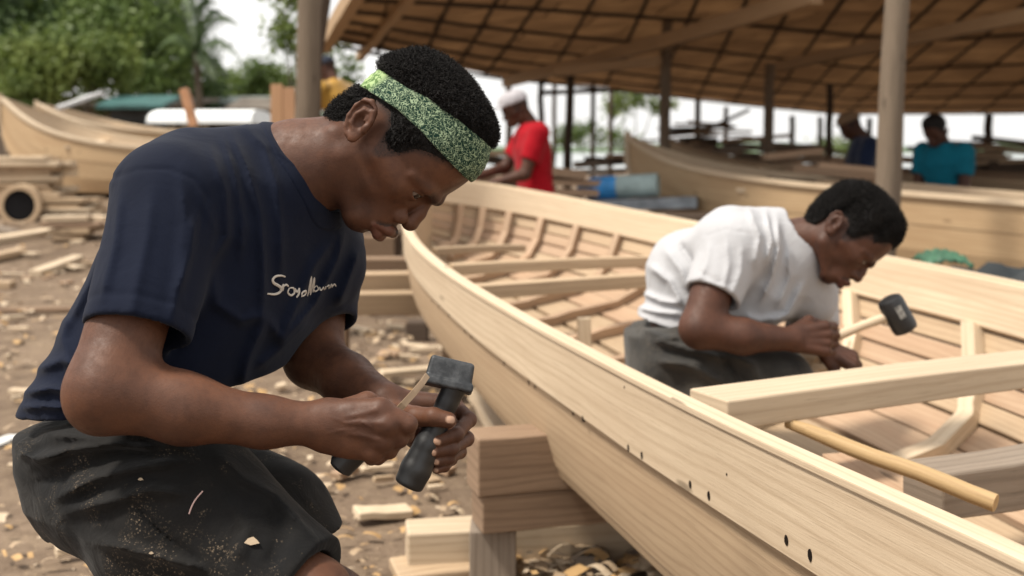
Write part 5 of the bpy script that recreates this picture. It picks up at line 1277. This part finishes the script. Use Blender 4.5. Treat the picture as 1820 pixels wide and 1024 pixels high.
    for (x,y,s_,l) in ((446,962,.0085,'pale wedge-shaped wood flake stuck to the black shorts near the knee'),(268,984,.0028,'tiny round wood crumb stuck low on the black shorts'),(250,852,.0032,'tiny pale wood crumb stuck on the black shorts above the pink thread')):
        c=on(x,y); m=MB(); n_=(Vector((0,0,CAMH))-c).normalized(); a=n_.cross(Vector((0,0,1))).normalized(); b_=n_.cross(a)
        pv=[c+a*(s_*math.cos(k*1.05+.3)*(1,.5,1.5,.7,1.2,.6)[k])+b_*(s_*.55*math.sin(k*1.05+.3)) for k in range(6)]
        m.v=[tuple(q+n_*.0018) for q in pv]+[tuple(q-n_*.003) for q in pv]; m.f=[[0,1,2,3,4,5]]+[[k,6+k,6+(k+1)%6,(k+1)%6] for k in range(6)]; m.mi=[0]*7; m.uv=[(q*.01,0) for q in range(6)]+[(0,0)]*24
        tag(m.build('wood_flake',PALE),l,'flake')
    return root
def eye_mat():
    if 'eye' in bpy.data.materials: return bpy.data.materials['eye']
    m,nt,b=newmat('eye'); tc=nt.nodes.new('ShaderNodeTexCoord'); sx=nt.nodes.new('ShaderNodeSeparateXYZ'); nt.links.new(tc.outputs['Object'],sx.inputs[0])
    r=ramp(nt,[(.0,(.15,.11,.09)),(.66,(.02,.01,.006)),(.93,(.003,.003,.003))],None,'CONSTANT')  # sclera far darker than its own white: shade of the lids in the colour
    mr=nt.nodes.new('ShaderNodeMapRange'); mr.inputs[1].default_value=0; mr.inputs[2].default_value=.0138; nt.links.new(sx.outputs[0],mr.inputs[0]); nt.links.new(mr.outputs[0],r.inputs[0])
    nt.links.new(r.outputs[0],b.inputs['Base Color']); b.inputs['Roughness'].default_value=.08; b.inputs['Specular IOR Level'].default_value=.6
    return m
def band_mat():
    m,nt,b=newmat('green_print_cloth'); at=nt.nodes.new('ShaderNodeAttribute'); at.attribute_name='local'; vec=at.outputs['Vector']
    wn=node(nt,'ShaderNodeTexNoise',Scale=9,Detail=2); nt.links.new(vec,wn.inputs['Vector'])
    ad=nt.nodes.new('ShaderNodeVectorMath'); ad.operation='MULTIPLY_ADD'; nt.links.new(wn.outputs['Color'],ad.inputs[0]); ad.inputs[1].default_value=(.25,.25,.25); nt.links.new(vec,ad.inputs[2])
    v1=nt.nodes.new('ShaderNodeTexVoronoi'); v1.feature='DISTANCE_TO_EDGE'; v1.inputs['Scale'].default_value=5; nt.links.new(ad.outputs[0],v1.inputs['Vector'])
    v2=nt.nodes.new('ShaderNodeTexVoronoi'); v2.inputs['Scale'].default_value=11; nt.links.new(ad.outputs[0],v2.inputs['Vector'])
    n3=node(nt,'ShaderNodeTexNoise',Scale=12,Detail=0,Roughness=.5,Distortion=1.4); nt.links.new(vec,n3.inputs['Vector'])
    dk=(.009,.030,.020); lt=(.29,.37,.235)
    c=mix(nt,ramp(nt,[(.435,0),(.455,1),(.505,1),(.525,0)],n3.outputs[0]).outputs[0],dk,lt)
    n6=node(nt,'ShaderNodeTexNoise',Scale=15,Detail=0,Distortion=1.8); nt.links.new(vec,n6.inputs['Vector']); c=mix(nt,ramp(nt,[(.44,0),(.46,1),(.50,1),(.52,0)],n6.outputs[0]).outputs[0],c,lt)
    c=mix(nt,ramp(nt,[(.0,.9),(.13,.7),(.19,0)],v2.outputs['Distance']).outputs[0],c,lt)
    c=mix(nt,ramp(nt,[(.0,.0),(.06,.0),(.12,.75),(.16,0)],v1.outputs[0]).outputs[0],c,dk)
    sx=nt.nodes.new('ShaderNodeSeparateXYZ'); nt.links.new(vec,sx.inputs[0])
    c=mix(nt,ramp(nt,[(.0,1),(.16,1),(.19,0)],None).outputs[0],c,(.30,.46,.16)) if False else c
    mr=nt.nodes.new('ShaderNodeMapRange'); mr.inputs[1].default_value=-.30; mr.inputs[2].default_value=-.42; nt.links.new(sx.outputs[0],mr.inputs[0])
    c2=mix(nt,ramp(nt,[(.46,0),(.52,.8)],n3.outputs[0]).outputs[0],(.10,.17,.06),(.34,.44,.22)); c=mix(nt,mr.outputs[0],c,c2)
    nt.links.new(c,b.inputs['Base Color']); b.inputs['Roughness'].default_value=.85; b.inputs['Specular IOR Level'].default_value=.15
    n2=node(nt,'ShaderNodeTexNoise',Scale=220,Detail=2); nt.links.new(vec,n2.inputs['Vector']); bump(nt,b,n2.outputs[0],.3,.0008)
    return m
main_man()
# ---------------------------------------------------------------- tools in the hands
RUB=plain('black_rubber',(.014,.014,.015),.42,.5,.4,60,.25,dist=.0008)
def hammer():
    root=empty('hammer',P(785,760,1.50),'black rubber-handled hammer with a blocky worn head held by the man in navy','hammer')
    a,b=P(808,688,1.495),P(727,860,1.475)
    def hd(p):
        c=cone(p,a,a.lerp(b,.16),.0165,.0145); q=[a.lerp(b,t) for t in (.16,.35,.6,.85,1.0)]
        c=smin(c,chain(p,q,[.0140,.0150,.0175,.0205,.0195],.003),.004)
        ax=V(b-a); ax/=np.linalg.norm(ax); c=smax(c,(p-V(b))@ax-.004,.006)
        return c
    lo=np.minimum(V(a),V(b))-.04; hi=np.maximum(V(a),V(b))+.04
    me,_=np_mesh('handle',[sdf_mesh(hd,lo,hi,.0018)]); link('handle',me,RUB,root)
    c=V(P(799,668,1.495)); ux=V(P(838,679,1.495)-P(760,661,1.495)); R=frame(ux,(0.1,-1,.30))   # columns: length, towards viewer, up-ish
    def hh(p):
        q=(p-c)@R; z=q[:,2]
        s=1.0
        def box(q,r,rd): e=np.abs(q)-V(r)+rd; return np.sqrt((np.maximum(e,0)**2).sum(1))+np.minimum(e.max(1),0)-rd
        tap=q.copy(); tap[:,0]=q[:,0]*(1+2.2*np.clip(z*sgn,-.02,.03)); d=box(tap-V(0,0,.004*sgn),(.0305,.019,.0165),.005)
        rim=box(q-V(0,0,-.0115*sgn),(.0335,.022,.0058),.0035)
        d=smin(d,rim,.0015); d=d-.0005*vnoise(p,160,4)*(z*sgn<-.004)-.0002*vnoise(p,420,2)
        return d
    sgn=1.0 if R[2,2]>0 else -1.0
    me,_=np_mesh('head',[sdf_mesh(hh,c-.055,c+.055,.0014)])
    m,nt,bb=newmat('worn_black_iron'); tc=nt.nodes.new('ShaderNodeTexCoord'); n1=node(nt,'ShaderNodeTexNoise',Scale=60,Detail=6,Roughness=.7); nt.links.new(tc.outputs['Object'],n1.inputs['Vector'])
    cc=mix(nt,ramp(nt,[(.42,0),(.68,.8)],n1.outputs[0]).outputs[0],(.022,.024,.027),(.075,.078,.082)); nt.links.new(cc,bb.inputs['Base Color']); bb.inputs['Metallic'].default_value=.25; bb.inputs['Roughness'].default_value=.5; bump(nt,bb,n1.outputs[0],.5,.001)
    link('head',me,m,root)
hammer()
def chisel():
    root=empty('chisel',P(640,790,1.39),'tan-bladed chisel with a black handle in the near fist of the man in navy','chisel')
    m=MB(); m.tube([P(603,832,1.392),P(606,828,1.392),P(640,796,1.392),P(690,748,1.395)],[.0135,.0165,.0155,.0125],18); m.build('handle',RUB,root,True)
    m=MB(); q=[P(690,748,1.395),P(716,720,1.40),P(736,698,1.41),P(750,681,1.425),P(759,668,1.44)]; up=Vector((.55,-.75,.35))
    for i in range(4): m.beam(q[i],q[i+1]+(q[i+1]-q[i])*.04,.0085-(.0004*i),.0026,up=up)
    m.build('blade',wood('rusty_tan_blade',(.30,.215,.14),(.15,.10,.06),rough=.45,knots=False),root)
chisel()
# ---------------------------------------------------------------- the man in the white t-shirt
WHITE=cloth_mat('white_cotton',(.38,.38,.395),fade=(.43,.43,.445),sheen=.1,wr=.35,wdist=.010,rough=.9)
GREYC=cloth_mat('dusty_grey_cloth',(.018,.0175,.0175),dust=(.30,.24,.17),dust_amt=.8,fade=(.075,.068,.058),sheen=.15)
SKIN2=skin_mat('skin_deep_brown',(.052,.021,.0125),(.080,.031,.017))
def white_man():
    root=empty('person',(.62,3.0,.37),'man in a plain white t-shirt and dusty dark trousers kneeling in the boat','person')
    D=2.95
    H=Head(P(1474,408,2.96),head_axes(.60,-.80,.80,.60,math.radians(16)),1.0)
    nb=P(1402,432,3.02); pel=P(1192,612,3.08); LAT=(.16,.97,-.12)
    shR,elR,wrR=P(1292,440,2.86),P(1244,584,2.78),P(1408,603,2.80)
    shL,elL,wrL=P(1440,470,3.22),P(1425,590,3.15),P(1462,616,2.93)
    def skin_up(p):
        d=H.skin(p); d=smin(d,cone(p,H.wld((16,-8,0)),nb,.060,.063),.03)
        a=cone(p,shR,elR,.056,.049); f=cone(p,elR,P(1320,598,2.77),.047,.042); f=smin(f,cone(p,P(1320,598,2.77),wrR,.042,.027),.02); a=smin(a,f,.02)
        b=cone(p,shL,elL,.05,.044); b=smin(b,cone(p,elL,wrL,.042,.026),.02)
        a=smin(a,grip_hand(p,V(wrR)+V(.0,0,0),(1,.05,.0),(.15,1,-.25),1.06,1.0),.015)
        b=smin(b,grip_hand(p,wrL,(.75,-.25,-.35),(.3,.2,-.9),1.0,.95,True),.015)
        t=loft(p,pel,nb,LAT,[(0,.12,.08,0,0),(.7,.14,.09,0,0),(1.0,.06,.05,0,0)])
        return smin(np.minimum(np.minimum(d,a),b),np.minimum(t,legs(p)),.004)
    hR,hL,kR,kL=P(1200,640,2.95),P(1230,635,3.2),P(1385,690,2.84),P(1400,680,3.12)
    aR,aL=P(1180,735,2.90),P(1190,720,3.15)
    def legs(p):
        d=cone(p,kR,aR,.05,.035); d=smin(d,cone(p,aR,aR+Vector((-.13,0,-.02)),.036,.024),.02); e=cone(p,kL,aL,.05,.035); e=smin(e,cone(p,aL,aL+Vector((-.13,0,-.02)),.036,.024),.02)
        return np.minimum(smin(d,cone(p,hR,kR,.07,.05),.02),smin(e,cone(p,hL,kL,.07,.05),.02))
    me,v=np_mesh('body',[sdf_mesh(skin_up,(.08,2.60,.28),(1.12,3.42,1.10),.0038)])
    skin_attr(me,v,[H],[],[]); link('body',me,SKIN2,root)
    m2=bpy.data.meshes.new('eyeball'); bm=bmesh.new(); bmesh.ops.create_uvsphere(bm,u_segments=20,v_segments=14,radius=.0138); bm.to_mesh(m2); bm.free(); m2.shade_smooth()
    for s in (1,-1):
        o=link('eyeball',m2,eye_mat(),root); o.location=Vector([float(x) for x in H.wld((109,9,31*s))]); o.rotation_euler=Matrix([[float(x) for x in r] for r in H.R]).to_euler()
    head_hair(H,'hair',root,HAIR,20,22000,1,None,vox=.0032,seed=9,tuft=8)
    F=[([(1330,370),(1350,420),(1340,480)],6,6),([(1380,380),(1385,440),(1370,500),(1350,540)],7,7),([(1360,372),(1372,430),(1360,470)],5,5),([(1400,440),(1405,490),(1380,550)],7,6),([(1430,500),(1400,560),(1360,580)],8,7),
       ([(1320,560),(1350,570),(1400,560)],7,5),([(1150,470),(1190,500),(1215,550)],8,6),([(1180,440),(1210,480),(1225,520)],9,5),([(1130,545),(1170,555),(1215,558)],6,5),([(1140,520),(1175,535),(1210,540)],6,5),([(1205,430),(1235,470),(1240,510)],8,-5)]
    FS=[([(1290,420),(1295,470),(1285,520)],5,6),([(1318,430),(1318,480),(1300,530)],6,6),([(1262,425),(1255,470),(1240,500)],7,5),([(1240,480),(1270,500),(1300,505)],6,-3)]
    def shirt(p):
        d=loft(p,pel,nb,LAT,[(-.12,.165,.125,0,.0),(.15,.165,.128,0,.005),(.45,.172,.135,0,.01),(.72,.18,.130,0,.0),(.9,.15,.095,0,-.01),(1.02,.08,.07,0,0)])
        d=smin(d,ell(p,P(1305,440,2.92),(.11,.12,.095)),.05); d=smin(d,ell(p,P(1232,488,3.06),(.125,.15,.125)),.06); d=smin(d,ell(p,P(1430,480,3.18),(.09,.10,.10)),.05)
        d=smin(d,cone(p,P(1385,415,3.0),P(1300,418,2.98),.07,.075),.04)
        d=smin(d,cone(p,P(1400,460,3.0),P(1440,530,3.05),.09,.075),.05)
        d=d-2.8*folds(p,F,3.2)-.0028*vnoise(p,13,3)-.0015*vnoise(p,34,1)
        def slv(a,b,ra,rb,fl):
            e=cone(p,a,b,ra,rb)-1.4*folds(p,fl,3.0); t=V(b)-V(a); t/=np.linalg.norm(t); h=(p-V(b))@t
            return smax(e,h+.03,.004),smax(cone(p,a,b,ra-.013,rb-.013),-(h+.060),.004)
        s1,h1=slv(P(1300,440,2.88),P(1258,545,2.80),.080,.070,FS); s2,h2=slv(P(1440,480,3.2),P(1448,600,3.12),.072,.068,[])
        d=smin(d,s1,.025); d=smin(d,s2,.03); d=smax(d,-h1,.003); d=smax(d,-h2,.003)
        d=smax(d,-cone(p,P(1470,385,2.96),nb+(nb-P(1464,400,2.96))*.30,.072,.082),.005)
        px=p[:,0]/p[:,1]*FPX+910; py=HOR+(CAMH-p[:,2])/p[:,1]*FPX
        dd,t=poly2(px,py,[(1256,419),(1290,408),(1330,415),(1345,440),(1338,480)]); d=d+.0022*np.exp(-(dd/2)**2)*(p[:,1]<2.98)
        cut=(p-V(P(1166,572,3.0)))@V(-.25,0,-1)/1.03
        return smax(d,cut,.004)
    me,_=np_mesh('t_shirt',[sdf_mesh(shirt,(.15,2.58,.48),(1.08,3.45,1.08),.0056)]); link('t_shirt',me,WHITE,root)
    FT=[([(1150,600),(1220,620),(1300,640)],9,9),([(1160,640),(1230,650),(1300,690)],10,9),([(1220,600),(1280,630),(1330,690)],9,-6),([(1300,630),(1340,650),(1360,700)],9,7),([(1130,580),(1180,600),(1210,600)],7,7)]
    def tr(p):
        d=loft(p,P(1205,660,3.08),P(1190,575,3.08),LAT,[(-.3,.165,.12,0,0),(.3,.175,.135,0,0),(1.0,.166,.126,0,0)])
        d=smin(d,cone(p,P(1210,650,2.95),P(1385,672,2.86),.105,.078),.05); d=smin(d,cone(p,P(1240,640,3.2),P(1385,668,3.12),.11,.085),.05)
        s=cone(p,kR,P(1220,720,2.90),.07,.06); s=np.minimum(s,cone(p,kL,P(1230,715,3.14),.07,.06)); d=smin(d,s,.04)
        return d-3.0*folds(p,FT,3.1)-.004*vnoise(p,12,6)-.002*vnoise(p,30,3)
    me,_=np_mesh('trousers',[sdf_mesh(tr,(.12,2.62,.30),(.90,3.42,.74),.0062)]); link('trousers',me,GREYC,root)
white_man()
def mallet():
    root=empty('mallet',P(1540,580,2.8),'mallet with a black cylindrical head and pale handle held by the man in white','mallet')
    m=MB(); m.tube([P(1440,618,2.86),P(1480,601,2.845),P(1530,580,2.82),P(1585,560,2.80)],[.014,.013,.011,.012],12); m.build('handle',PALE,root,True)
    a,b=P(1580,532,2.80),P(1610,586,2.80); ax=(b-a).normalized(); m=MB(); m.tube([a-ax*.004,a,a+ax*.01,b-ax*.01,b,b+ax*.004],[.020,.029,.032,.032,.030,.021],24); h=m.build('head',RUB,root,True)
    m=MB(); c=(a+b)/2+Vector((-.003,-.0315,.010)); m.beam(c-ax*.016,c+ax*.016,.016,.002,up=(0,1,0)); m.build('worn_patch',plain('scuffed_grey_paint',(.26,.25,.23),.7,.2,.8,120,0),h)
mallet()
# ---------------------------------------------------------------- workers in the background
def worker(loc,face,height_top,label,shirt,trous=(.03,.035,.05),hat=None,lean=.35,arms=((.36,.10,-.28),(.34,-.10,-.30)),look=.5,skin=SKIN2,scale=1.0):
    """standing figure, face = heading in degrees; height_top = world z of the crown"""
    loc=Vector(loc); root=empty('person',loc,label,'person'); g=loc.z; Ht=(height_top-g)/1.66; Ht=max(.82,min(1.08,Ht))
    ca,sa=math.cos(math.radians(face)),math.sin(math.radians(face))
    def W(x,y,z): return Vector((loc.x+(x*ca-y*sa)*scale,loc.y+(x*sa+y*ca)*scale,g+z*Ht))
    hip=.92; tl=.52; nx,nz=math.sin(lean)*tl,hip+math.cos(lean)*tl
    fw=np.array([ca,sa,0]); L=np.array([-sa,ca,0])
    f=fw*math.cos(look)-np.array([0,0,1.])*math.sin(look); u=np.array([0,0,1.])*math.cos(look)+fw*math.sin(look)
    hc=W(nx+.045+.03*math.sin(look),0,nz+.115)
    H=Head(hc,np.stack([f,u,L],1),1.0*scale)
    sh=[W(nx-.02,s*.19,nz-.07) for s in (1,-1)]; hd=[W(nx+a[0],a[1]*1.0,nz-.07+a[2]) for a in arms]
    el=[]
    for s,a,b in zip((1,-1),sh,hd):
        mdl=(a+b)/2; d=(b-a).length; k=math.sqrt(max(.003,.27**2-(d/2)**2)); el.append(mdl+Vector((-fw[0]*.35*k+L[0]*s*.45*k,-fw[1]*.35*k+L[1]*s*.45*k,-.8*k)))
    def body(p):
        d=H.skin(p); d=smin(d,cone(p,H.wld((12,-10,0)),W(nx-.02,0,nz-.03),.058,.062),.03)
        for s,a,e,h in zip((1,-1),sh,el,hd):
            x=smin(cone(p,a,e,.052,.042),cone(p,e,h,.042,.027),.02); x=smin(x,grip_hand(p,h,V(h-e),(fw*.2-np.array([0,0,1.])),1.0,.8,s>0),.015); d=np.minimum(d,x)
        d=np.minimum(d,loft(p,W(0,0,hip-.04),W(nx,0,nz),L,[(0,.13,.09,0,0),(.7,.15,.09,0,0),(1.0,.07,.06,0,0)]))
        for s in (1,-1): d=np.minimum(d,smin(chain(p,[W(0,s*.08,hip-.04),W(.05,s*.11,.5),W(-.02,s*.12,.08)],[.07,.05,.04],.02),cone(p,W(-.02,s*.12,.06),W(.13,s*.12,.035),.042,.032),.02))
        return d
    lo=np.array([loc.x-.75,loc.y-.75,g-.05]); hi=np.array([loc.x+.75,loc.y+.75,g+1.95*Ht])
    me,v=np_mesh('body',[sdf_mesh(body,lo,hi,.008)]); skin_attr(me,v,[H],[],[]); link('body',me,skin,root)
    def sf(p):
        d=loft(p,W(0,0,hip-.06),W(nx,0,nz),L,[(-.05,.17,.13,0,0),(.3,.165,.12,0,0),(.7,.20,.13,0,0),(.9,.17,.10,0,0),(1.03,.08,.07,0,0)])
        for a,e in zip(sh,el):
            t=V(e-a)/((e-a).length); s=smax(cone(p,a,e,.078,.068),(p-V(a))@t-.20,.01); d=smin(d,s,.05)
        return smax(d,-cone(p,hc,W(nx,0,nz+.02),.07,.07),.01)-.006*vnoise(p,11,3)-.003*vnoise(p,26,5)
    me,_=np_mesh('shirt',[sdf_mesh(sf,lo,hi,.010)]); link('shirt',me,shirt,root)
    def tf(p):
        d=loft(p,W(0,0,hip-.12),W(0,0,hip+.02),L,[(0,.17,.13,0,0),(1,.155,.115,0,0)])
        for s in (1,-1): d=smin(d,chain(p,[W(0,s*.09,hip-.08),W(.05,s*.11,.5),W(-.02,s*.12,.10)],[.10,.075,.065],.02),.03)
        return d-.005*vnoise(p,10,3)
    me,_=np_mesh('trousers',[sdf_mesh(tf,lo,hi,.012)]); link('trousers',me,cloth_mat('trouser_cloth',trous),root)
    if hat is None or hat[0]=='cap_back': pass
    if hat is None: head_hair(H,'hair',root,HAIR,12,0,0,None,vox=.006)
    else:
        kind,mt=hat
        def hf(p):
            q=H.loc(p); d=H.cran(q)-10; cutp=(62 if kind=='cap' else 68)-q[:,1]; d=smax(d,cutp,4)
            if kind=='cap': b=ell(q,(135,68,0),(62,6,60)); d=smin(d,b,6)
            else: b=np.maximum(np.abs(q[:,1]-68)-3,np.hypot((q[:,0]-42)/1.15,q[:,2])-112); d=smin(d,b,6)
            return d*H.sc/1000
        c=V(hc); me,_=np_mesh('hat',[sdf_mesh(hf,c-.26,c+.26,.006)]); link('hat',me,mt,root)
RED=cloth_mat('red_cotton',(.27,.004,.010),sheen=.05); TEAL=cloth_mat('teal_cotton',(.006,.12,.18),sheen=.05); NV=cloth_mat('dark_blue_cotton',(.012,.02,.05)); MUS=cloth_mat('mustard_cotton',(.34,.19,.035))
def at(px,d): p=P(px,250,d); return (p.x,d,gz(p.x,d))
worker(at(954,8.0),192,1.435,'standing worker in a red shirt and pale grey cap under the shed',RED,(.25,.01,.015),('cap',plain('pale_grey_cap',(.42,.40,.42),.8,.1)),.10,((.28,.10,-.38),(.36,-.12,-.34)),.35)
worker(at(1683,9.2),215,1.235,'worker in a teal t-shirt with bare head at the right under the shed, looking down',TEAL,(.03,.03,.04),None,.12,((.20,.08,-.40),(.22,-.06,-.42)),.35)
worker(at(1536,10.2),178,1.34,'worker in dark navy and a brown hat beside the thick shed post',NV,(.02,.02,.03),('hat',plain('brown_hat',(.20,.13,.08),.8,.1)),.04,((.25,.08,-.36),(.27,-.1,-.38)),.4)
worker((P(626,250,11.0).x,11.0,.22),150,1.98,'worker in a mustard jacket and dark cap between the trunk post and the headband',MUS,(.03,.03,.04),('cap',plain('dark_cap',(.03,.035,.05),.8,.1)),.45,((.30,.10,-.30),(.34,-.12,-.36)),.3)

dark_box((P(626,250,11).x,11.0,.03),.9,.7,.38,BROWN,'timber_block','broad brown timber block the worker in mustard stands on','block')
